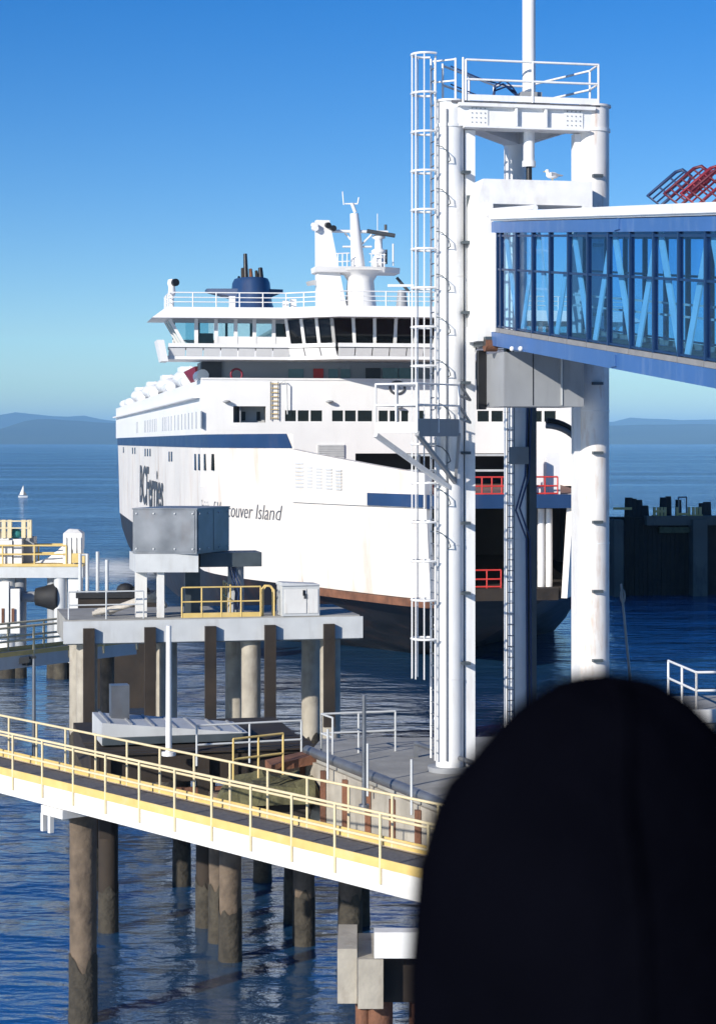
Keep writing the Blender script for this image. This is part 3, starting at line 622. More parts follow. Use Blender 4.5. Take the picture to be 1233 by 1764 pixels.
for h in (.5, 1.02): MB().cyl((.3,-1.78,zt0+h), (-.1,-2.25,zt0+h), .025, n=6).build('handrail', 'tower_white', tower)
# hydraulic cylinder on the girder
hy = .18; hx = .0
MB().cyl((hx,hy,TZ(165,51)), (hx,hy,24.6), .165, n=20).build('hydraulic_barrel', 'tower_white', tower)
MB().cyl((hx,hy,gt-.05), (hx,hy,TZ(165,51)+.05), .10, n=16).build('barrel_neck', 'tower_white', tower)
MB().bx(hx-.2,hx+.25,hy-.26,hy+.26,gt+.1,gt+.42).build('valve_block', 'grey_paint', tower)
MB().bx(hx+.0,hx+.3,hy+.1,hy+.45,gt+.12,gt+.3).build('pump', 'black', tower)
MB().cyl((hx,hy,TZ(283,51)), (hx,hy,gb), .14, n=20).build('hydraulic_sleeve', 'tower_white', tower)
MB().cyl((hx,hy,TZ(292,51)), (hx,hy,TZ(282,51)), .17, n=20).build('sleeve_ring', 'tower_white', tower)
MB().cyl((hx,hy,TZ(312,50)), (hx,hy,TZ(290,51)), .075, n=14).build('piston_rod', 'black', tower)
for k, (a, h) in enumerate(((.7,.62),(.5,.72),(.3,.55))):
    MB().tube([(.1,hy-.95-.05*k,gt+.15),(.12,hy-.9,gt+h*.8),(.1,hy-.7+.04*k,gt+h),(.1,hy-.45,gt+h*.75),(.08,hy-.3+.05*k,gt+.25)], .022, 6).build('hose', 'cable_blue', tower)
for z in (.55, 1.0): MB().tube([(-.5,-1.7,zt0+z),(-.3,-.9,zt0+z-.35),(-.1,-.2,zt0+z-.55)], .02, 6).build('hose', 'cable_blue', tower)
# guide channels beside the columns, and the dark one by the rear column
MB().bx(-.12,.14,-1.50,-1.24,cb,gb-.02).build('guide_channel', 'tower_white', tower); MB().bx(-.12,.14,1.32,1.49,cb,gb-.02).build('guide_channel', 'tower_white', tower)
MB().bx(-2.6,-2.2,.86,1.05,cb,TZ(640)).build('guide_channel', 'steel_dark', tower)
# small ladder on the rear column
rl_ = MB()
for y in (.22, .40): rl_.cyl((-2.05,y,cb), (-2.05,y,TZ(690,52)), .018, n=6)
rlo = rl_.build('rear_ladder', 'galvanised', tower)
for k in range(30): 
    z = cb+.3+k*.28
    if z < TZ(700,52): MB().cyl((-2.05,.22,z), (-2.05,.40,z), .012, n=6).build('rung', 'galvanised', rlo)
for yy, zz in ((.75,0),(.85,.2)): MB().tube([(-2.0,yy,TZ(700,52)),(-1.95,yy-.08,TZ(820,52)),(-1.9,yy-.35,TZ(880,52)+zz*.3),(-1.95,yy-.05,TZ(930,52)),(-2.0,yy,cb+1)], .028, 6).build('cable', 'cable_blue', tower)
MB().bx(-2.0,-1.9,.25,.75,TZ(800,52),TZ(770,52)).build('cable_clamp', 'galvanised', tower)
# caged ladder on the left column
lx, ly = .0, -2.27; zt1 = TZ(95); zb1 = 5.2
lm = MB()
for x in (-.22, .22): lm.cyl((x,ly,zb1), (x,ly,zt1-.05), .028, n=8)
lado = lm.build('caged_ladder', 'tower_white', tower)
for k in range(int((zt1-zb1)/.3)): MB().cyl((-.22,ly,zb1+.2+k*.3), (.22,ly,zb1+.2+k*.3), .016, n=6).build('rung', 'galvanised', lado)
cage = [(-.3+0*i, 0) for i in range(1)]
def hoop(z): return [(.36*math.cos(t), ly-.18-.36*math.sin(t)*1.0, z) for t in [math.pi*k/12 for k in range(13)]]
nh = 15
for k in range(nh+1):
    z = zt1 - .0 - k*.957
    if z > zb1+2: MB().tube([(.3,ly,z)] + hoop(z) + [(-.3,ly,z)], .032, 6).build('cage_hoop', 'tower_white', lado)
for t in (.12, .33, .5, .67, .88): 
    a = math.pi*t; MB().bar((.36*math.cos(a), ly-.18-.36*math.sin(a), zb1+2), (.36*math.cos(a), ly-.18-.36*math.sin(a), zt1), .055, .02, (0,1,0)).build('cage_strap', 'tower_white', lado)
for k in range(7): MB().bar((0,ly+.02,zb1+1+k*2.3), (0,-2.15,zb1+1+k*2.3), .05, .05).build('ladder_bracket', 'tower_white', lado)
MB().cyl((.34,-2.02,zb1), (.34,-2.02,ct-.2), .025, n=8).build('conduit', 'grey_paint', tower)
for k in range(10):
    z = ct - 1.2 - k*1.05; MB().tube([(.25,-2.25,z+.1),(.42,-2.16,z+.06),(.5,-2.02,z-.1),(.46,-1.95,z-.28),(.36,-2.0,z-.33)], .014, 6).build('cable_loop', 'steel_dark', tower)
# side platform
def tl(X, Y): # world to tower-local
    a = R(TA); dx, dy = X-T0[0], Y-T0[1]; return (dx*math.cos(a)+dy*math.sin(a), -dx*math.sin(a)+dy*math.cos(a))
c0 = Vector((1.378,47.5)); e1 = Vector((-.8,.6)); e2 = Vector((.6,.8)); L1, L2 = 1.2, 1.75
cor = [c0+e1*L1, c0, c0+e2*L2, c0+e1*L1+e2*L2]; cl = [tl(*p) for p in cor]; pz = TZ(738, 48)
plat = MB().prism(cl, pz-.1, pz).build('side_platform', 'grating', tower)
for i in range(4):
    p, q = cl[i], cl[(i+1)%4]
    MB().bar((*p,pz+.02), (*q,pz+.02), .03, .24 if i != 1 else .42).build('toe_board', 'grey_paint' if i == 1 else 'tower_white', plat)  # side turned from the sun: its shade is put in as grey
    if i != 2:
        for h in (.55, 1.05): MB().cyl((*p,pz+h), (*q,pz+h), .025, n=8).build('handrail', 'tower_white', plat)
    for f in (0, .5) if i != 2 else (0,): MB().cyl((p[0]+(q[0]-p[0])*f,p[1]+(q[1]-p[1])*f,pz-.1), (p[0]+(q[0]-p[0])*f,p[1]+(q[1]-p[1])*f,pz+1.05), .028, n=8).build('rail_post', 'tower_white', plat)
cp = tl(*(Vector((2.26,50.1)))); zbr = TZ(842, 48.5)
MB().bar((*cl[0],pz-.15), (cp[0]+.3,cp[1]-.1,zbr), .12, .1).build('brace', 'tower_white', plat)
MB().bar((*cl[1],pz-.12), (cp[0]+.34,cp[1]+.05,TZ(832,49)), .09, .09).build('brace', 'grey_paint', plat)
MB().bar((*cl[2],pz-.12), (cp[0]+.34,cp[1]+.05,TZ(832,49)), .07, .07).build('brace', 'grey_paint', plat)
MB().bar((*cl[1],pz-.12), (cp[0]+.2,cp[1]-.2,pz-.12), .1, .12).build('brace', 'grey_paint', plat)
for z in (pz+.25, pz+.8):
    MB().bar((*cl[2],z), (cp[0]+.38,cp[1]+.42,z-.1), .05, .05).build('bracket', 'grey_paint', plat); MB().bar((*cl[2],z+.3), (cp[0]+.38,cp[1]+.42,z-.1), .05, .05).build('bracket', 'grey_paint', plat)
# lifting carriage that holds the walkway end, with the machinery box below
cz0, cz1 = TZ(588,49.3), TZ(309,49.3)
car = MB().hexa([(.2,-1.46,cz1-.6),(1.1,-1.46,cz1-.6),(1.1,1.46,cz1-.6),(.2,1.46,cz1-.6),(.2,-1.3,cz1),(1.1,-1.3,cz1),(1.1,1.46,cz1),(.2,1.46,cz1)]).build('carriage_beam', 'stained_white', tower)
MB().bx(.2,1.12,-1.46,-1.06,cz0,cz1-.603).build('carriage_leg', 'tower_white', car); MB().bx(.2,1.12,1.2,1.46,cz0,cz1-.603).build('carriage_leg', 'tower_white', car)
for s in (-1.46, 1.3): MB().bx(-.1,.2,s,s+.16,cz0+.4,cz1-.3).build('guide_shoe', 'steel_dark', car)
MB().bx(.2,1.3,-1.3,1.4,cz0-.12,cz0+.1).build('carriage_sill', 'steel_dark', car)
MB().cyl((1.2,-1.3,cz0-.1), (1.2,-1.0,cz0-.1), .16, n=14).build('pivot', 'rust', car)
bz0, bz1 = TZ(700,48.5), TZ(606,48.5)
mbx = MB().bx(-.05,1.83,-.99,1.0,bz0,bz1).build('machinery_box', 'grey_paint', tower)
MB().bx(1.83,1.845,-.28,-.265,bz0+.03,bz1-.03).build('panel_seam', 'black', mbx); MB().bx(1.83,1.86,.42,.46,bz0+.03,bz1-.03).build('panel_seam', 'pale_grey', mbx)
MB().bx(.1,.3,-1.2,-1.0,bz0-.05,bz1+.1).build('box_hanger', 'black', mbx)
for yy in (-.6,.7): MB().bar((.9,yy,bz1-.02), (.9,yy,cz0+.05), .2, .2).build('box_hanger', 'steel_dark', mbx)
# curved cable carrier behind the box
arc = [(-1.0, .95+1.05*math.sin(t), TZ(795,51)+ 1.0*math.cos(t)) for t in [R(a_) for a_ in range(0,91,8)]]
MB().tube(arc, .10, 8).build('cable_carrier', 'rubber', tower); MB().tube([(x+.12,y-.05,z-.1) for x,y,z in arc], .07, 8).build('cable_carrier', 'galvanised', tower)

# ------------------------------------------------------------------ covered walkway (same frame)
walk = thing('covered_walkway', 'glazed blue sloping passenger walkway with tinted panes', 'walkway', (*T0, 0), TA)
SL = -.099; X0 = 1.25; LEN = 30.0; yl, yr = -1.12, 1.15
def wz(x, z): return z + (x - X0)*SL
def beam(x0, x1, y0, y1, z0, z1, name, m, parent=walk, sl=SL):
    return MB().hexa([(x0,y0,wz(x0,z0)),(x1,y0,wz(x1,z0)),(x1,y1,wz(x1,z0)),(x0,y1,wz(x0,z0)),(x0,y0,wz(x0,z1)),(x1,y0,wz(x1,z1)),(x1,y1,wz(x1,z1)),(x0,y1,wz(x0,z1))]).build(name, m, parent)
zb0 = 15.34
XE = X0 + LEN
for s, (a, b) in (('l',(yl-.02,yl+.16)),('r',(yr-.16,yr+.02))):
    beam(X0, XE, a, b, zb0, zb0+.33, 'bottom_beam', 'walk_blue'); beam(X0, XE, a, b, zb0+2.72, zb0+2.98, 'top_beam', 'walk_blue')
    sx = yl+.02 if s == 'l' else yr-.08
    for h in (2.62, 1.82): beam(X0+.35, XE, sx, sx+.06, zb0+h, zb0+h+.05, 'transom', 'mullion_blue')
    beam(X0+.35, XE, sx, sx+.06, zb0+.46, zb0+.5, 'transom', 'mullion_blue')
    ms = [X0+.66-1.3*.5+.3] + [X0+.66+1.3*k for k in range(0, 23)]
    ms[0] = X0+.34
    for k, x in enumerate(ms):
        MB().bx(x-.04,x+.04,sx-.02,sx+.08,wz(x,zb0+.44),wz(x,zb0+2.73)).build('mullion', 'mullion_blue', walk)
        if k < len(ms)-1:
            beam(x+.04, ms[k+1]-.04, sx+.02, sx+.035, zb0+.5, zb0+2.72, 'pane', 'walk_glass')
            o = beam(x+.02, ms[k+1]-.02, sx-.03 if s == 'l' else sx, sx+.07 if s == 'l' else sx+.1, zb0+.335, zb0+.44, 'sill_panel', 'panel_grey')
    ti = yl+.13 if s == 'l' else yr-.34
    for k in range(-1, 11) if s == 'l' else ():
        xb = X0+4.55+2.6*k-.0; 
        for d in (-1, 1):
            if xb+d*1.3 < X0+.3: continue
            MB().bar((xb+d*.12,ti,wz(xb,zb0+.36)), (xb+d*1.22,ti,wz(xb+d*1.3,zb0+2.7)), .03, .24).build('truss_diagonal', 'truss_white', walk)
    for h in (1.0, 1.25) if s == 'r' else (): beam(X0+.4, XE, ti+(.12 if s == 'l' else -.12), ti+(.16 if s == 'l' else -.08), zb0+h, zb0+h+.045, 'inner_handrail', 'pale_grey')
beam(X0, XE, yl+.17, yr-.17, zb0+.2, zb0+.33, 'floor', 'floor_grey')
beam(X0, XE, yl-.06, yr+.06, zb0+3.0, zb0+3.1, 'roof', 'tower_white')
beam(X0+.1, XE, yl-.12, yl-.02, zb0+3.04, zb0+3.22, 'roof_edge', 'tower_white'); beam(X0+.1, XE, yr+.02, yr+.12, zb0+3.04, zb0+3.22, 'roof_edge', 'tower_white')
MB().cyl((X0-.1,yl-.02,wz(X0,zb0+3.2)), (X0+3.2,yl+.1,wz(X0+3.2,zb0+3.28)), .12, .07, n=12).build('roof_pipe', 'tower_white', walk)
beam(X0, X0+.33, yl-.04, yl+.1, zb0+.34, zb0+2.72, 'end_post', 'tower_white'); beam(X0, X0+.33, yr-.1, yr+.04, zb0+.34, zb0+2.72, 'end_post', 'tower_white')
MB().bx(X0+9.0,X0+9.3,yl-.06,yl-.02,wz(X0+9,zb0+2.74),wz(X0+9,zb0+2.96)).build('splice', 'walk_blue', walk); MB().bx(X0+8.8,X0+9.1,yl-.06,yl-.02,wz(X0+9,zb0+.05),wz(X0+9,zb0+.28)).build('splice', 'walk_blue', walk)
for xx, zz in ((X0+1.9,.02),(X0+2.6,.06)): MB().ell((xx,yl-.06,wz(xx,zb0+zz)), (.06,.06,.06), 8, 6).build('marker_lamp', 'tower_white', walk)
for k in range(8): x = X0+1.5+3.6*k; MB().bar((x,yl+.2,wz(x,zb0+.12)), (x,yr-.2,wz(x,zb0+.12)), .15, .2).build('floor_beam', 'steel_dark', walk)
for y in (yl+.3, yr-.3): MB().cyl((XE-.6,y,-2), (XE-.6,y,wz(XE,zb0)+.06), .3, n=16).build('support_column', 'tower_white', walk)
# red barriers stacked on the roof
def barrier(m, label, xw, rise, L=1.5, wd=.62, nb=5, yy=0.):
    """tubular barrier lying tilted: long side climbs to the right"""
    zr = wz(xw, zb0+3.22)
    t = thing('barrier_frame', label, 'barrier', (*loc2(xw, yy), zr), TA)
    a = R(40); ux = Vector((0, math.cos(a), math.sin(a))); uw = Vector((-.75, -.25*math.sin(a), .25))
    uw = Vector((0,-math.sin(a),math.cos(a)))*wd*.55 + Vector((-.45,0,0))*wd
    L *= .86; o = Vector((0, 0, zr + rise))
    c = [o, o+ux*L*.86, o+ux*L+uw*.16, o+ux*L+uw*.84, o+ux*L*.86+uw, o+uw]
    MB().tube([tuple(p) for p in c], .034, 6, True).build('outer_tube', m, t)
    for k in range(1, nb): f = k/nb; MB().cyl(o+ux*L*f, o+ux*L*f+uw, .018, n=6).build('bar', m, t)
    for f in (.33, .66): MB().cyl(o+uw*f, o+ux*L*.97+uw*f, .018, n=6).build('bar', m, t)
    return t
def loc2(x, y):
    a = R(TA); return (T0[0]+x*math.cos(a)-y*math.sin(a), T0[1]+x*math.sin(a)+y*math.cos(a))
barrier('cable_blue', 'dark navy tubular barrier leaning at the tower end of the pile on the walkway roof', X0+10.5, .0, 1.0, .5, 3, -.75)
barrier('maroon', 'maroon tubular barrier in the middle of the pile on the walkway roof', X0+11.0, .0, 1.05, .6, 6, -.55)
barrier('red', 'red tubular barrier lying against the maroon one on the walkway roof', X0+11.35, .0, 1.05, .6, 6, -.35)
barrier('maroon', 'maroon tubular barrier propped highest in the pile on the walkway roof', X0+11.6, .0, 1.35, .7, 5, -.2)

# gull on the carriage
gl = thing('gull', 'white gull standing on top of the lifting carriage beam', 'bird', (*loc2(.75,.55), cz1), TA)
gz = cz1
b = MB().ell((0,0,gz+.17), (.08,.16,.085), 14, 10); b.ell((0,-.13,gz+.27), (.05,.055,.05), 12, 8); b.cyl((0,-.1,gz+.2), (0,-.13,gz+.27), .055, .04, n=10); b.build('body', 'feather', gl)
MB().hexa([(-.085,-.05,gz+.15),(-.07,-.05,gz+.15),(-.02,.26,gz+.16),(-.05,.26,gz+.16),(-.085,-.05,gz+.24),(-.06,-.05,gz+.24),(-.02,.26,gz+.18),(-.05,.26,gz+.18)]).build('wing', 'feather_grey', gl)
MB().hexa([(.085,-.05,gz+.15),(.07,-.05,gz+.15),(.02,.26,gz+.16),(.05,.26,gz+.16),(.085,-.05,gz+.24),(.06,-.05,gz+.24),(.02,.26,gz+.18),(.05,.26,gz+.18)]).build('wing', 'feather_grey', gl)
MB().cyl((0,-.17,gz+.265), (0,-.24,gz+.25), .016, .004, n=8).build('beak', 'beak', gl)
for s in (-.03,.03): MB().cyl((s,0,gz), (s,0,gz+.1), .008, n=6).build('leg', 'beak', gl)

# ------------------------------------------------------------------ wharf, catwalks, dolphins
def pile(parent, x, y, ztop, r=.25, m='wood_pile', zwet=1.6):
    o = MB().cyl((x,y,-1.5), (x,y,ztop), r, n=14).build('pile', m, parent)
    g = MB(); n = 28; ph_ = random.random()*9; hh = [zwet*(.85+.3*noise.noise((math.cos(2*math.pi*k/n)*1.3+ph_, math.sin(2*math.pi*k/n)*1.3, z0_)) + .1*noise.noise((math.cos(2*math.pi*k/n)*5+ph_, math.sin(2*math.pi*k/n)*5, 2))) for k in range(n) for z0_ in (1.5,)]; zs = (-1.2, .15, .55, 1)
    V = [((x+(r+.015+.03*random.random()*(j<3))*math.cos(2*math.pi*k/n)), y+(r+.015+.03*random.random()*(j<3))*math.sin(2*math.pi*k/n), -1.2+(hh[k]+1.2)*j/5) for j in range(6) for k in range(n)]
    g.add(V, [(j*n+k, j*n+(k+1)%n, (j+1)*n+(k+1)%n, (j+1)*n+k) for j in range(5) for k in range(n)], True); g.build('tide_growth', 'growth', o); return o
def frame_of(p, q): return math.degrees(math.atan2(q[1]-p[1], q[0]-p[0])), math.dist(p, q)
def railing(parent, p, q, z, h, m, sp=1.2, r=.028, kick='', drop=0.):
    p, q = Vector(p), Vector(q); n = max(1, round((q-p).length/sp))
    for hh in (h*.52, h): MB().cyl((*p,z+hh), (*q,z+hh), r, n=8).build('handrail', m, parent)
    for k in range(n+1): c = p+(q-p)*k/n; MB().cyl((*c,z-drop), (*c,z+h), r, n=8).build('rail_post', m, parent)
    if kick: MB().bar((*p,z+.08), (*q,z+.08), .03, .17).build('kick_plate', kick, parent)
def catwalk(name, label, p, q, width, z, beam_m='pale_grey', rail_m='pale_yellow', beam_h=.42, far=True, h=.98, group=None, sp=1.2, rr=.028):
    ang, L = frame_of(p, q)
    t = thing(name, label, 'walkway', (p[0], p[1], z-beam_h), ang, group)
    MB().bx(0,L,.05,width-.05,z-.06,z).build('deck_grating', 'grating', t)
    for y in (0, width): MB().bx(0,L,y-.06,y+.06,z-beam_h,z-.005).build('side_beam', beam_m, t)
    railing(t, (0,-.08), (L,-.08), z, h, rail_m, sp, rr, kick='yellow', drop=.3)
    if far: railing(t, (0,width+.08), (L,width+.08), z, h, rail_m, sp, rr, kick='yellow', drop=.3)
    return t, L
# A: near catwalk
pA = Vector((-8.28,47.0)); dA = Vector((9.54,-11.4)).normalized(); a0, a1 = pA - dA*7, pA + dA*16.2
catA, LA = catwalk('catwalk', 'white catwalk with yellow railings on both sides crossing low over the near water', a0, a1, 1.24, 5.36, 'cream_white', 'pale_yellow', .45, sp=1.28)
pile(catA, 9.4, .75, 4.9, .31); pile(catA, .8, .75, 4.9, .31)
MB().bx(9.0,9.9,-.1,1.3,4.7,4.9).build('pile_cap', 'cream_white', catA); MB().bx(.4,1.2,-.1,1.3,4.7,4.9).build('pile_cap', 'cream_white', catA)
for x in (8.95, 9.25): MB().bx(x-.05,x+.05,-.05,.05,4.3,4.7).build('hanger', 'cream_white', catA)
def lamp_post(loc, h, label, head=True, m='galvanised', r=.05):
    t = thing('lamp_post', label, 'lamp post', loc); z = loc[2]
    MB().cyl((0,0,z), (0,0,z+h), r, r*.8, n=10).build('pole', m, t); MB().cyl((0,0,z), (0,0,z+.1), r*2.2, n=10).build('foot', m, t)
    if head:
        MB().bar((-.25,0,z+h), (.05,0,z+h+.02), .08, .06).build('arm', 'black', t); MB().hexa([(-.34,-.1,z+h-.14),(-.1,-.1,z+h-.1),(-.1,.1,z+h-.1),(-.34,.1,z+h-.14),(-.34,-.1,z+h+.02),(-.1,-.1,z+h+.05),(-.1,.1,z+h+.05),(-.34,.1,z+h+.02)]).build('lamp_head', 'black', t)
    return t
def onA(px, y_across): # point on catwalk A below photo column px
    k = (px-CX)/F; nA = Vector((-dA.y, dA.x)); nA = nA if nA.y > 0 else -nA; o = pA + nA*y_across; s = (k*o.y - o.x)/(dA.x - k*dA.y); return o + dA*s
p = onA(59, 1.4); lamp_post((p.x, p.y, 5.0), 2.85, 'slim grey lamp post with black head rising from the near yellow catwalk')
MB_ = None
# near pile cap where the catwalk lands
tc_ = thing('pile_cap_block', 'cream concrete pile cap block on rusty piles beneath the near catwalk end', 'pile cap', (XP(648,34.2),34.2,2.6), 0)
x0, x1, x2, x3 = XP(581,33.6)-XP(648,34.2), XP(615,33.6)-XP(648,34.2), XP(660,33.6)-XP(648,34.2), XP(708,33.6)-XP(648,34.2)
z0, z1 = ZY(1738,33.6), ZY(1664,33.6)
MB().bx(x0,x1,-.5,1.2,z0+.06,4.6).build('cap_cheek', 'concrete', tc_); MB().bx(x1+.012,x2,-.6,1.2,z0,4.45).build('cap_block', 'concrete', tc_)
MB().bx(x2-.15,x3+.6,-.62,-.3,4.47,4.9).build('white_girder', 'cream_white', tc_); MB().bx(x2+.005,x3+.6,-.2,1.1,z0,4.4).build('cap_back', 'timber', tc_)
for xx in (x1+.1, x2-.05, x3+.2): pile(tc_, xx, .1, z0, .13 if xx < x2-.1 else .22, 'rust', 1.0)
# wharf under the tower
GZ = 4.9
gpoly = [(-1.3,52.8),(2.6,43.2),(9.5,44.6),(11.5,56.5),(-1.0,55.6)]
wharf = thing('wharf', 'weathered concrete wharf with pipe kerb under the lift tower', 'wharf', (4,50,3.2)); 
MB().prism([(x-4,y-50) for x,y in gpoly], 3.2, GZ-.004).build('deck_slab', 'deck_concrete', wharf)
pa, pb_ = Vector(gpoly[0])-Vector((4,50)), Vector(gpoly[1])-Vector((4,50)); dw = (pb_-pa).normalized(); nw = Vector((dw.y,-dw.x)); nw = -nw if nw.x > 0 else nw
Lw = (pb_-pa).length
for k in range(7):
    a_, b_ = pa+dw*(Lw*k/7+.02), pa+dw*(Lw*(k+1)/7-.02)
    MB().hexa([(*(a_+nw*.02),3.25),(*(b_+nw*.02),3.25),(*(b_+nw*.1),3.25),(*(a_+nw*.1),3.25),(*(a_+nw*.02),GZ-.12),(*(b_+nw*.02),GZ-.12),(*(b_+nw*.1),GZ-.12),(*(a_+nw*.1),GZ-.12)]).build('face_panel', 'concrete', wharf)
    MB().bar((*(a_+nw*.16),3.3), (*(a_+nw*.16),GZ-.2), .14, .14).build('face_rib', 'rust', wharf)
MB().tube([(*(pa+nw*.02),GZ+.1),(*(pb_+nw*.02),GZ+.1)], .13, 12).build('pipe_kerb', 'galvanised', wharf)
q0, q1 = pa-nw*2.4+dw*1.5, pb_-nw*2.4; MB().tube([(*q0,GZ+.35),(*q1,GZ+.35)], .06, 10).build('service_pipe', 'galvanised', wharf)
for k in range(5): c = q0+(q1-q0)*k/4; MB().bx(c.x-.06,c.x+.06,c.y-.06,c.y+.06,GZ,GZ+.3).build('pipe_support', 'galvanised', wharf)
railing(wharf, pa+dw*.2-nw*.3, pa+dw*1.0-nw*.3, GZ, 1.05, 'pale_grey', .8); railing(wharf, pa-nw*.3+dw*.2, pa-nw*2.3+dw*.4, GZ, 1.05, 'pale_grey', 1.0)
for k in range(3): c = pa+dw*(2.2+2.6*k)+nw*.3; MB().cyl((*c,GZ-.3), (*c,GZ+.95), .03, n=8).build('kerb_post', 'pale_grey', wharf)
for x, y in ((-.2,52),(1.9,47.4),(3.4,44.6),(8.5,45.5),(10.4,55),(0,54.8)): pile(wharf, x-4, y-50, 3.22, .3, 'wood_pile')
p = Vector((XP(627,46.6),46.6)); lamp_post((p.x, p.y, GZ-.3), 2.6, 'plain grey pole standing at the pipe kerb of the concrete wharf', False, 'galvanised', .055)
# left bank of the wharf: mossy block, rust ramp, timber apron in front of the dark underside
mm = MB(); nx, ny = 12, 8; V = []
for i in range(nx+1):
    for k in range(ny+1):
        x = -7.6+2.7*i/nx; y = .6+3.0*k/ny+.6*i/nx; ed = min(i, nx-i, k, ny-k)
        V.append((x+.12*noise.noise((x*2,y*2,1)), y+.12*noise.noise((x*2,y*2,7)), 3.9 if ed == 0 else 4.3+.22*noise.noise((x*1.3,y*1.3,3))+.08*noise.noise((x*4,y*4,9))))
mm.add(V, [(i*(ny+1)+k,(i+1)*(ny+1)+k,(i+1)*(ny+1)+k+1,i*(ny+1)+k+1) for i in range(nx) for k in range(ny)]); mm.build('mossy_slab', 'moss', wharf)
MB().bx(-7.4,-5.2,1.4,3.6,3.55,3.95).build('bank_beam', 'timber', wharf)
MB().hexa([(-6.2,1.7,4.6),(-4.9,2.3,4.75),(-5.1,3.1,4.75),(-6.4,2.6,4.6),(-6.2,1.7,4.78),(-4.9,2.3,5.0),(-5.1,3.1,5.0),(-6.4,2.6,4.78)]).build('rusty_ramp', 'rust', wharf)
for x, y in ((-7.2,1.0),(-5.4,2.6),(-7.6,2.9)): pile(wharf, x, y, 3.9, .28)
railing(wharf, (-7.1,.6), (-5.9,1.6), 4.56, 1.05, 'yellow', .8); railing(wharf, (-8.2,3.0), (-5.5,4.0), 4.56, 1.05, 'pale_grey', 1.2)
# timber pier running back from the wharf to the ramp-lift platform
pier = thing('timber_pier', 'dark timber pier on black piles behind the near catwalk', 'pier', (-4.6,56.5,3.0), 12)
MB().bx(-3.0,3.0,-2.5,4.0,4.0,4.75).build('deck', 'timber', pier)
for x in (-2.5,.1,2.5):
    for y in (-2.0, 3.2): pile(pier, x, y, 4.0, .26, 'timber', 1.4)
for k in range(9): MB().bx(-3.05,3.05,-2.6+k*.28,-2.36+k*.28,4.755,4.80+.012*(k%2)).build('plank', 'timber', pier)
for k in range(3): MB().bx(-2.8+2.6*k,-2.5+2.6*k,-2.75,-2.62,2.6,4.7).build('fender_timber', 'timber', pier)
MB().bx(-3.0,3.0,-2.62,-2.5,3.6,3.85).build('waling', 'rust', pier)
# grey steel ramp on it
rz = thing('steel_ramp', 'pale grey steel ramp section lying on the dark timber pier', 'ramp', (-5.2,56.2,4.82), 14)
MB().hexa([(-2.0,-1.1,4.84),(2.0,-1.1,4.84),(2.0,1.2,4.84),(-2.0,1.2,4.84),(-2.0,-1.1,5.45),(2.0,-1.1,5.05),(2.0,1.2,5.05),(-2.0,1.2,5.45)]).build('ramp_plate', 'pale_grey', rz)
MB().bx(-2.0,2.0,-1.2,-1.1,4.86,5.05).build('ramp_edge', 'steel_dark', rz)
for k in range(7): x = -1.8+.6*k; MB().bar((x,-1.05,5.45-.06*k), (x,1.15,5.45-.06*k), .06, .04).build('cleat', 'grey_paint', rz)
MB().bx(-1.6,-1.1,.1,.6,5.3,6.3).build('winch_box', 'galvanised', rz)
p = (XP(291,53.2), 53.2); lamp_post((p[0], p[1], 4.8), 3.4, 'stout white pole rising from the timber pier beside the steel ramp', False, 'tower_white', .085)
# B: mid-distance catwalk
pB = Vector((-13.74,78)); dB = Vector((2.53,3.3)).normalized(); b0, b1 = pB - dB*6, pB + dB*7.5
catB, LB = catwalk('catwalk', 'grey catwalk with thin yellow railings below the white dolphin bridge', b0, b1, 1.3, 4.75, 'pale_grey', 'pale_yellow', .5, sp=1.9, h=1.1, rr=.045)
pile(catB, 1.2, .65, 4.25, .28); pile(catB, LB-1, .65, 4.25, .3)
MB().bx(7.1,7.5,-.35,-.06,4.35,4.6).build('lamp_bracket', 'black', catB)
# C: platform with the galvanised cabinet and yellow rails
CZ = 6.6
plC = thing('mooring_platform', 'concrete mooring platform with yellow railings beside the ferry bow', 'platform', (XP(350,76),76,5.6), 12)
MB().bx(-5.2,5.6,-1.8,3.4,5.7,CZ-.004).build('deck_slab', 'deck_concrete', plC); MB().bx(-5.3,5.7,-1.9,-1.8,5.75,CZ-.05).build('edge_beam', 'pale_grey', plC)
for x in (-4.4,-1.5,1.6,4.6):
    for y in (-1.2, 2.6): pile(plC, x, y, 5.72, .38, 'concrete', 2.0)
for k in range(5): MB().bx(-4.6+2.2*k,-4.2+2.2*k,-2.15,-1.9,2.5,6.3).build('fender_timber', 'timber', plC)
railing(plC, (-1.0,-1.7), (1.9,-1.7), CZ, 1.1, 'yellow', .75, .03, 'yellow'); railing(plC, (.9,-.9), (1.0,1.6), CZ, 1.1, 'yellow', .8, .03); railing(plC, (-5.1,-1.7), (-2.4,-1.7), CZ, 1.0, 'pale_grey', 1.2)
g_ = MB()
for y in (-1.6,-1.25): g_.tube([(2.0,y,CZ),(2.0,y,CZ+.95),(2.12,y,CZ+1.1),(2.3,y,CZ+1.1),(2.42,y,CZ+.95),(2.42,y,CZ-.3)], .035, 8)
g_.build('ladder_hoop', 'yellow', plC)
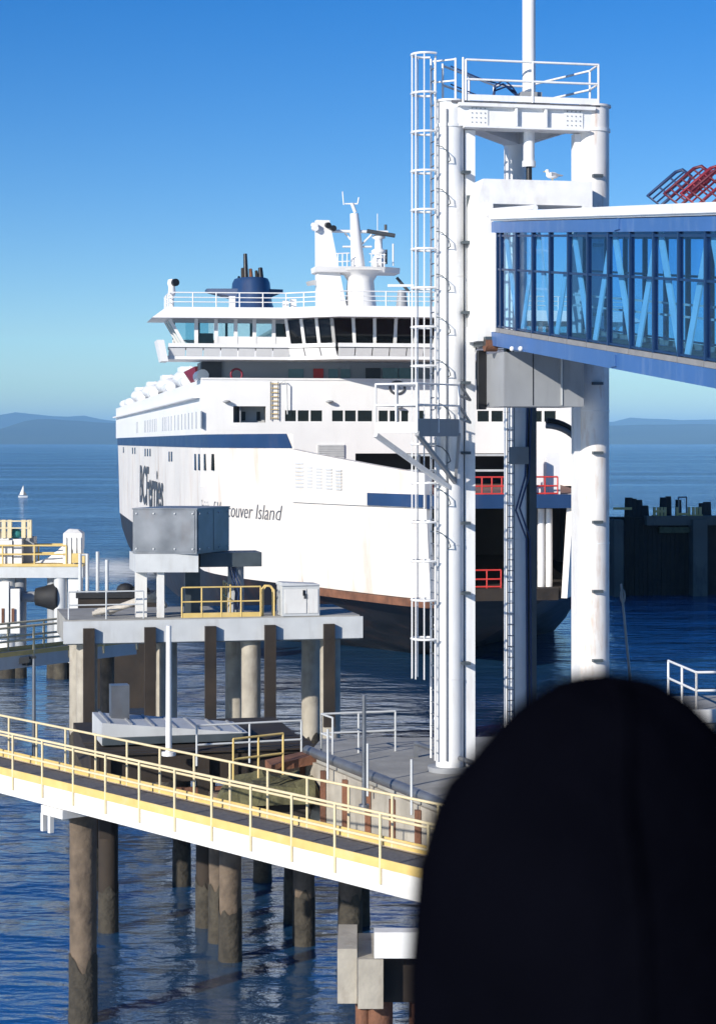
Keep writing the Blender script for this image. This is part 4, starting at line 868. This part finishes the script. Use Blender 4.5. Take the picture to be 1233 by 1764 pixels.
# stand and galvanised box
stn = thing('equipment_stand', 'dark steel stand on grey legs under the galvanised box', 'stand', (XP(300,75.5),75.5,CZ), 12)
MB().bx(-1.5,-1.1,-.9,-.5,CZ,8.55).build('leg', 'cream_white', stn); MB().bx(-.75,-.5,-1.2,-.9,CZ,8.5).build('leg', 'cream_white', stn); MB().bx(.45,1.0,.2,.6,CZ,8.5).build('leg', 'steel_dark', stn); MB().cyl((2.3,-.1,CZ), (2.3,-.1,8.52), .3, n=18).build('leg', 'grey_paint', stn)
z0, z1 = ZY(983,75), ZY(952,75)
MB().hexa([(-1.55,-1.25,z0),(.7,-1.6,z0),(.9,1.0,z0),(-1.55,1.0,z0),(-1.55,-1.25,z1),(.7,-1.6,z1),(.9,1.0,z1),(-1.55,1.0,z1)]).build('top_frame', 'pale_grey', stn)
MB().bx(.905,3.2,-.6,.9,z0+.12,z1-.02).build('cantilever_beam', 'steel_dark', stn)
for k in range(3): MB().tube([(2.0+.1*k,-.42,8.4),(2.1+.1*k,-.5,7.9),(2.25+.12*k,-.45,7.4),(2.2+.1*k,-.42,CZ+.2)], .03, 6).build('cable', 'cable_blue', stn)
bxg = thing('galvanised_box', 'dented galvanised steel equipment box on a stand beside the ship name', 'cabinet', (XP(300,75.5),75.5,z1+.003), 12)
bz0, bz1 = z1+.003, ZY(874,75)
# box turned so that a corner faces the camera
cA = [(-1.62,-.95),(.62,-1.75),(2.15,.6),(-.1,1.4)]
MB().prism(cA, bz0, bz1-.05).build('body', 'galvanised', bxg); MB().prism([(x*1.02,y*1.02) for x,y in cA], bz1-.05, bz1).build('lid', 'galvanised', bxg)
for i in (0, 1):
    p, q = Vector(cA[i]), Vector(cA[i+1]); d = (q-p).normalized(); nn = Vector((d.y,-d.x)); 
    for f0, f1 in ((.03,.97),) if i == 0 else ((.03,.48),(.5,.97)):
        a_, b_ = p+(q-p)*f0+nn*.012, p+(q-p)*f1+nn*.012
        MB().bar((*a_,(bz0+bz1)/2), (*b_,(bz0+bz1)/2), .024, bz1-bz0-.16).build('side_panel', 'galvanised', bxg)
    for f in (.06,.33,.66,.94):
        for z in (bz0+.18, bz1-.2): c = p+(q-p)*f+nn*.03; MB().ell((c.x,c.y,z), (.04,.04,.04), 8, 6).build('bolt', 'pale_grey', bxg)
# small pale control cabinet
cc = thing('control_cabinet', 'pale grey control cabinet on the platform at the foot of the ferry bow', 'cabinet', (XP(513,75),75.4,CZ), 14)
w_ = 65*75/F/2; zt = ZY(1003,75)
MB().bx(-w_,w_,-.5,.5,CZ,zt-.12).build('body', 'pale_grey', cc); MB().hexa([(-w_-.04,-.55,zt-.118),(w_+.04,-.55,zt-.118),(w_+.04,.55,zt-.118),(-w_-.04,.55,zt-.118),(-w_,-.5,zt),(w_,-.5,zt-.08),(w_,.5,zt-.08),(-w_,.5,zt)]).build('roof', 'pale_grey', cc)
MB().bx(-w_+.08,.2,-.53,-.501,CZ+.1,zt-.25).build('door', 'cream_white', cc); MB().bx(.26,w_-.06,-.53,-.501,CZ+.1,zt-.25).build('door', 'cream_white', cc)
MB().bx(.06,.14,-.56,-.53,CZ+.75,CZ+.95).build('handle', 'black', cc); MB().bx(.1,.2,-.55,-.531,zt-.6,zt-.42).build('label_plate', 'dark_grey', cc)
# rope heap
rp = MB()
for k in range(7):
    y = .12*k; rp.tube([(-1.6+.1*k,-.3+y*.3,CZ+.1+.06*(k%3)),(-.7,-.1+y*.4,CZ+.25+.07*(k%2)),(.2,.1+y*.2,CZ+.55+.05*(k%3)),(.8,.2,CZ+.9-.06*k),(1.0,.1+.1*k,CZ+.3)], .09, 6)
o = rp.build('mooring_rope', 'rope'); o.location = (XP(236,75), 75.0, 0); tag(o, 'thick pale mooring rope heaped on the platform by the stand', 'rope')
# E: far dolphin with white fender heads and bridge
DE = 112.0
de = thing('mooring_dolphin', 'white mooring dolphin on piles with a yellow railed bridge and fender heads', 'dolphin', (XP(40,DE),DE,0), 0)
def ex(px): return XP(px, DE) - XP(40, DE)
def ez(y): return ZY(y, DE)
MB().bx(ex(-120),ex(146),-.7,.7,ez(994),ez(975)).build('bridge_beam', 'pale_grey', de); MB().bx(ex(-120),ex(146),-.75,.75,ez(974.8),ez(970)).build('bridge_deck', 'yellow', de)
for yy in (-.7, .7): railing(de, (ex(-100),yy), (ex(118),yy), ez(970), 1.0, 'yellow', 1.6, .05)
for px, m in ((12,'cream_white'),(34,'grey_paint'),(92,'grey_paint'),(106,'pale_grey'),(127,'cream_white'),(-60,'cream_white')): pile(de, ex(px), .2 if px != 106 else -.3, ez(992), .55 if px in (12,) else .36, m, 1.8)
MB().bx(ex(-20),ex(22),-1.2,-.8,ez(1088),ez(1000)).build('fender_panel', 'cream_white', de); MB().bx(ex(24),ex(40),-1.1,-.8,ez(1088),ez(1012)).build('fender_panel', 'cream_white', de)
for px in (10, 27): MB().bx(ex(px),ex(px)+.15,-1.24,-1.19,ez(1070),ez(1045)).build('slot', 'rust', de)
MB().bx(ex(120),ex(141),-.5,.6,ez(1140),ez(994)).build('fender_pile', 'cream_white', de)
hd = MB().bx(ex(112),ex(144),-.6,.5,ez(946),ez(918)).build('fender_head', 'cream_white', de)
MB().hexa([(ex(112),-.6,ez(918)),(ex(144),-.6,ez(918)),(ex(144),.5,ez(918)),(ex(112),.5,ez(918)),(ex(120),-.3,ez(911)),(ex(136),-.3,ez(912)),(ex(136),.3,ez(912)),(ex(120),.3,ez(911))]).build('head_cap', 'cream_white', hd)
for px in (115,123,132,140): MB().bx(ex(px)-.09,ex(px)+.09,-.68,-.6,ez(972),ez(925)).build('head_rib', 'cream_white', hd)
MB().bx(ex(113),ex(143),-.45,.4,ez(971),ez(946)).build('head_base', 'stained_white', hd)
MB().bx(ex(128),ex(150),-.9,-.5,ez(968),ez(952)).build('chain_box', 'yellow', de)
MB().hexa([(ex(60),-.3,ez(969)),(ex(112),-.3,ez(969)),(ex(112),.5,ez(969)),(ex(60),.5,ez(969)),(ex(84),-.1,ez(961)),(ex(112),-.1,ez(938)),(ex(112),.3,ez(938)),(ex(84),.3,ez(961))]).build('rope_cover', 'cream_white', de)
MB().bx(ex(0),ex(24),-.5,.5,ez(970),ez(930)).build('fender_head', 'cream_white', de); MB().bx(ex(25),ex(40),-.4,.5,ez(970),ez(928)).build('fender_head', 'cream_white', de)
MB().bx(ex(38),ex(58),.2,1.2,ez(972),ez(925)).build('rear_pile', 'grey_paint', de)
MB().ell((ex(26),0,ez(919)), (.42,.3,.3), 10, 6).build('tarpaulin', 'tarp_green', de); MB().bx(ex(-8),ex(18),-.4,.4,ez(929.5),ez(915)).build('machinery', 'cream_white', de)
for px in (-4,6,16,40,50): MB().bx(ex(px),ex(px)+.22,-.5,-.2,ez(926),ez(895)).build('frame_post', 'pale_yellow', de)
for y in (896, 908): MB().bx(ex(-6),ex(54),-.52,-.38,ez(y+2),ez(y)).build('frame_rail', 'pale_yellow', de)
# rubber fender between the piles
fr_ = MB().lathe([(.15,-.05),(.5,0),(.62,.5),(.85,1.2),(.85,1.35),(.3,1.4)], (0,0,0), 20); fr_.v = [(ex(62)+z*.95, y, ez(1028)+x*.95) for x, y, z in fr_.v]
fr_.build('rubber_fender', 'rubber', de); MB().cyl((ex(40),0,ez(1028)), (ex(66),0,ez(1028)), .3, n=12).build('fender_arm', 'grey_paint', de)
# low timber floats and posts beside it
fl_ = thing('mooring_float', 'dark low mooring float with pale posts beside the white dolphin', 'float', (XP(185,100),100,0), 6)
MB().bx(-1.4,2.4,-.8,.8,-.2,5.4).build('body', 'timber', fl_); MB().bx(-1.5,2.5,-.9,.9,5.4,5.65).build('deck', 'rubber', fl_)
for x, h in ((-.45,2.0),(.0,1.6),(-.95,1.9),(-1.3,1.9)): MB().cyl((x,-.5,5.65), (x,-.5,5.65+h), .09, n=8).build('post', 'pale_grey', fl_)
MB().cyl((-.95,-.5,7.5), (-1.3,-.5,7.5), .06, n=8).build('crossbar', 'pale_grey', fl_); MB().ell((.9,-.3,5.75), (.45,.4,.35), 10, 6).build('tyre_fender', 'rubber', fl_); MB().ell((1.6,-.3,5.7), (.5,.4,.28), 10, 6).build('tyre_fender', 'rubber', fl_)
# F: dark wing wall on the right
DF = 172.0
wf = thing('wing_wall', 'dark timber wing wall with concrete posts and yellow rails across the basin', 'wing wall', (XP(1140,DF),DF,0), 6)
def fx(px): return XP(px, DF) - XP(1140, DF)
def fz(y): return ZY(y, DF)
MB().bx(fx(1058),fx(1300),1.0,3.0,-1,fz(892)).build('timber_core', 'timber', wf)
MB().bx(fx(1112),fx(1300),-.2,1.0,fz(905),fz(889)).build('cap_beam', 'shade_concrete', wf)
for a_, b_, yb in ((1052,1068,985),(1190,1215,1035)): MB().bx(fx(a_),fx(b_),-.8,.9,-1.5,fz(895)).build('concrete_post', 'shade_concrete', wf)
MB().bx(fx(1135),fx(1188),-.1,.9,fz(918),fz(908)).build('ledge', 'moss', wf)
for k, px in enumerate(range(1070,1190,8)): MB().bx(fx(px),fx(px)+.36,.55+.03*(k%3),.98,-1,fz(900-(k*37)%13)).build('fender_timber', 'timber', wf)
for px, y, r in ((1090,858,.4),(1098,860,.35),(1107,862,.4),(1116,872,.5),(1152,858,.4),(1160,856,.3),(1178,862,.3),(1222,868,.45),(1229,866,.4)): MB().cyl((fx(px),1.8,fz(892)), (fx(px),1.8,fz(y)), r, r*.85, n=10).build('fender_stub', 'rubber', wf)
for px in (1128,1135,1141,1147,1168,1189,1197,1203,1209): MB().bx(fx(px)-.1,fx(px)+.1,.3,.5,fz(890),fz(874)).build('rail_post', 'yellow', wf)
for a_, b_, y in ((1056,1088,874),(1126,1148,879),(1166,1190,884),(1188,1213,887)): MB().bx(fx(a_),fx(b_),.28,.45,fz(y+4),fz(y)).build('yellow_kerb', 'yellow', wf)
for px in (1173,1187): MB().cyl((fx(px),.8,fz(890)), (fx(px),.8,fz(856)), .06, n=6).build('sign_post', 'galvanised', wf)
MB().cyl((fx(1173),.8,fz(857)), (fx(1187),.8,fz(857)), .06, n=6).build('sign_bar', 'galvanised', wf)
# small platform on the right with white rail, and boom
DH = 62.0
ph = thing('landing_stage', 'small concrete landing stage with white railing over the blue basin', 'landing stage', (XP(1260,DH),DH,3.8), 6)
MB().bx(-1.35,4.5,-.6,3.0,4.1,GZ).build('deck_slab', 'deck_concrete', ph); MB().bx(-1.4,4.55,-.68,-.6,4.55,GZ+.05).build('edge_beam', 'tower_white', ph)
railing(ph, (-1.25,-.5), (4.4,-.5), GZ, 1.15, 'tower_white', 1.55, .04); railing(ph, (-1.25,-.5), (-1.25,2.8), GZ, 1.15, 'tower_white', 1.6, .04)
for x in (-.6, 3.6):
    for y in (0, 2.4): pile(ph, x, y, 4.12, .3, 'concrete', 1.5)
# railed corner of the wharf on the right with a boom
railing(wharf, (4.6,-3.0), (6.2,3.8), GZ, 1.1, 'tower_white', 2.2, .04)
bo = thing('boom', 'slim pale boom pole with a ring leaning over the wharf edge rail', 'boom', (8.3,56,GZ))
def bw(px, y, D=56.): return (XP(px,D)-8.3, D-56., ZY(y,D))
MB().cyl((XP(1094,56)-8.3,0,GZ), bw(1069,1006), .045, .03, n=8).build('pole', 'galvanised', bo)
MB().tube([bw(1072+3.5*math.cos(t), 1027+11*math.sin(t)) for t in [2*math.pi*k/14 for k in range(14)]], .025, 6, True).build('ring', 'galvanised', bo)
# ------------------------------------------------------------------ small craft and wash
DS = 479.0
dg = thing('sailing_dinghy', 'tiny white sailing dinghy far out on the open water', 'boat', (XP(40,DS),DS,0))
hl = MB(); n = 10
prof = [(-1.1,.32),(-.6,.45),(.2,.45),(.8,.28),(1.2,.02)]
V = [(x,-b_,.42) for x,b_ in prof] + [(x,b_,.42) for x,b_ in prof] + [(x*.92,0,-.1) for x,b_ in prof]
hl.add(V, [(i,i+1,10+i+1,10+i) for i in range(4)] + [(5+i+1,5+i,10+i,10+i+1) for i in range(4)] + [(i,5+i,5+i+1,i+1) for i in range(4)] + [(0,10,5)]); hl.build('hull', 'white_frp', dg)
MB().cyl((.15,0,.3), (.15,0,3.0), .04, n=6).build('mast', 'dark_grey', dg)
MB().add([(.12,0,.6),(.12,0,2.9),(-.85,.12,.62),(.12,.03,.6),(.12,.03,2.9),(-.85,.15,.62)], [(0,1,2),(3,5,4),(0,3,4,1),(1,4,5,2),(2,5,3,0)]).build('sail', 'white_frp', dg)
MB().add([(.2,0,.6),(.2,0,1.6),(1.0,-.1,.62),(.2,.03,.6),(.2,.03,1.6),(1.0,-.07,.62)], [(0,1,2),(3,5,4),(0,3,4,1),(1,4,5,2),(2,5,3,0)]).build('jib', 'dark_grey', dg)
# churned water along the hull
fm = bpy.data.materials.new('foam'); fm.use_nodes = True; t = fm.node_tree; L = t.links; b = t.nodes['Principled BSDF']; b.inputs['Base Color'].default_value = (.75,.8,.83,1); b.inputs['Roughness'].default_value = .8
tc = t.nodes.new('ShaderNodeTexCoord'); n1 = t.nodes.new('ShaderNodeTexNoise'); n1.inputs['Scale'].default_value = .35; n1.inputs['Detail'].default_value = 8; n1.inputs['Roughness'].default_value = .7; L.new(tc.outputs['Object'], n1.inputs['Vector'])
gr = t.nodes.new('ShaderNodeTexGradient'); gr.gradient_type = 'SPHERICAL'; mpg = t.nodes.new('ShaderNodeMapping'); mpg.inputs['Scale'].default_value = (1/9,1/30,1); L.new(tc.outputs['Object'], mpg.inputs[0]); L.new(mpg.outputs[0], gr.inputs[0])
mu_ = t.nodes.new('ShaderNodeMath'); mu_.operation = 'MULTIPLY'; L.new(n1.outputs[0], mu_.inputs[0]); L.new(gr.outputs[0], mu_.inputs[1])
mr = t.nodes.new('ShaderNodeMapRange'); mr.inputs[1].default_value = .14; mr.inputs[2].default_value = .42; mr.inputs[4].default_value = .8; L.new(mu_.outputs[0], mr.inputs[0]); L.new(mr.outputs[0], b.inputs['Alpha'])
MAT['foam'] = fm
o = MB().add([(-9,-30,.05),(9,-30,.05),(9,30,.05),(-9,30,.05)], [(0,1,2,3)]).build('foam', 'foam'); o.location = (-24.5, 208, 0); o.rotation_euler = (0,0,R(8)); tag(o, 'pale churned wash along the ferry hull', 'foam', kind='stuff')
# ------------------------------------------------------------------ viewing deck and the person in front
FZ = 11.14
vd = MB().bx(-4,4,-5,1.62,FZ-.25,FZ).build('viewing_deck', 'deck_concrete'); tag(vd, kind='structure')
vr = thing('deck_railing', 'grey railing along the edge of the viewing deck in front of the person', 'railing', (0,1.55,FZ))
railing(vr, (-3.9,0), (3.9,0), FZ, 1.02, 'grey_paint', 1.6, .025)
for x in (-3.5, 3.5):
    for y in (-4, 1.0): MB().cyl((x,y,-1.5), (x,y,FZ-.25), .3, n=14).build('deck_column', 'concrete', vd)
px_, py_ = XP(1052,1.22), 1.22
per = thing('person', 'person in a black hooded jacket seen from behind with the hood up', 'person', (px_,py_,FZ))
J = {'pel':(0,0,.93,.155),'wst':(0,0,1.05,.15),'chs':(0,.0,1.25,.17),'shb':(0,.0,1.36,.12),'nck':(0,.01,1.44,.07),'hd0':(0,.02,1.5,.075),'hd1':(0,.02,1.62,.085)}
E = [('pel','wst'),('wst','chs'),('chs','shb'),('shb','nck'),('nck','hd0'),('hd0','hd1')]
for s, n in ((-1,'l'),(1,'r')):
    J.update({n+'hip':(s*.1,0,.87,.105),n+'kne':(s*.11,.02,.48,.07),n+'ank':(s*.11,0,.09,.05),n+'toe':(s*.13,.16,.045,.042),
              n+'sho':(s*.175,0,1.345,.075),n+'elb':(s*.26,-.03,1.07,.055),n+'wri':(s*.2,.12,.92,.04),n+'han':(s*.15,.17,.88,.04)})
    E += [('pel',n+'hip'),(n+'hip',n+'kne'),(n+'kne',n+'ank'),(n+'ank',n+'toe'),('shb',n+'sho'),(n+'sho',n+'elb'),(n+'elb',n+'wri'),(n+'wri',n+'han')]
keys = list(J); me = bpy.data.meshes.new('body'); me.from_pydata([J[k][:3] for k in keys], [(keys.index(a_), keys.index(b_)) for a_, b_ in E], [])
body = bpy.data.objects.new('body', me); COL.objects.link(body); body.parent = per
sk = body.modifiers.new('skin', 'SKIN'); sk.use_smooth_shade = True
for i, k in enumerate(keys): me.skin_vertices[0].data[i].radius = (J[k][3], J[k][3]*(.75 if k in ('pel','wst','chs') else 1)); me.skin_vertices[0].data[i].use_root = (k == 'pel')
sb = body.modifiers.new('sub', 'SUBSURF'); sb.levels = 2; sb.render_levels = 2; me.materials.append(MAT['cloth_black'])
zc = 12.72 - FZ
hp = [(0,.1395),(.017,.138),(.034,.1335),(.055,.1205),(.071,.104),(.086,.085),(.100,.0685),(.109,.048),(.1155,.015),(.1195,-.043),(.122,-.11),(.125,-.15),(.14,-.19),(.165,-.23),(.15,-.27)]
n = 40; V = []
for r, z in hp:
    for k in range(n):
        a_ = 2*math.pi*k/n; wob = 1 + .018*math.sin(3*a_+z*20) + .012*math.sin(7*a_+z*45)
        wob += .035*noise.noise((math.cos(a_)*1.6, math.sin(a_)*1.6, z*9)) + .02*noise.noise((math.cos(a_)*5, math.sin(a_)*5, z*30))
        V.append((r*math.cos(a_)*wob, .02 + r*1.12*math.sin(a_)*wob, FZ + zc + z + .004*noise.noise((math.cos(a_)*3, math.sin(a_)*3, z*14))))
hood = MB().add(V, [(i*n+k,(i+1)*n+k,(i+1)*n+(k+1)%n,i*n+(k+1)%n) for i in range(len(hp)-1) for k in range(n)], True).build('hood', 'cloth_black', per)
MB().tube([(.004*math.sin(i), .02-(r+.001)*1.12*1.0, FZ+zc+z) for i, (r, z) in enumerate(hp[1:-2])], .0035, 6).build('hood_seam', 'cloth_black', hood)
# ------------------------------------------------------------------ haze
hm = bpy.data.materials.new('haze'); hm.use_nodes = True; t = hm.node_tree; t.nodes.clear()
pv = t.nodes.new('ShaderNodeVolumePrincipled'); pv.inputs['Color'].default_value = (.30,.62,1,1); pv.inputs['Density'].default_value = 1/17000; pv.inputs['Anisotropy'].default_value = -.2
oo = t.nodes.new('ShaderNodeOutputMaterial'); t.links.new(pv.outputs[0], oo.inputs['Volume']); MAT['haze'] = hm
hz = MB().bx(-45000,45000,-9500,50000,-8,420).build('haze', 'haze'); tag(hz, 'thin blue haze over the strait', 'haze', kind='stuff')
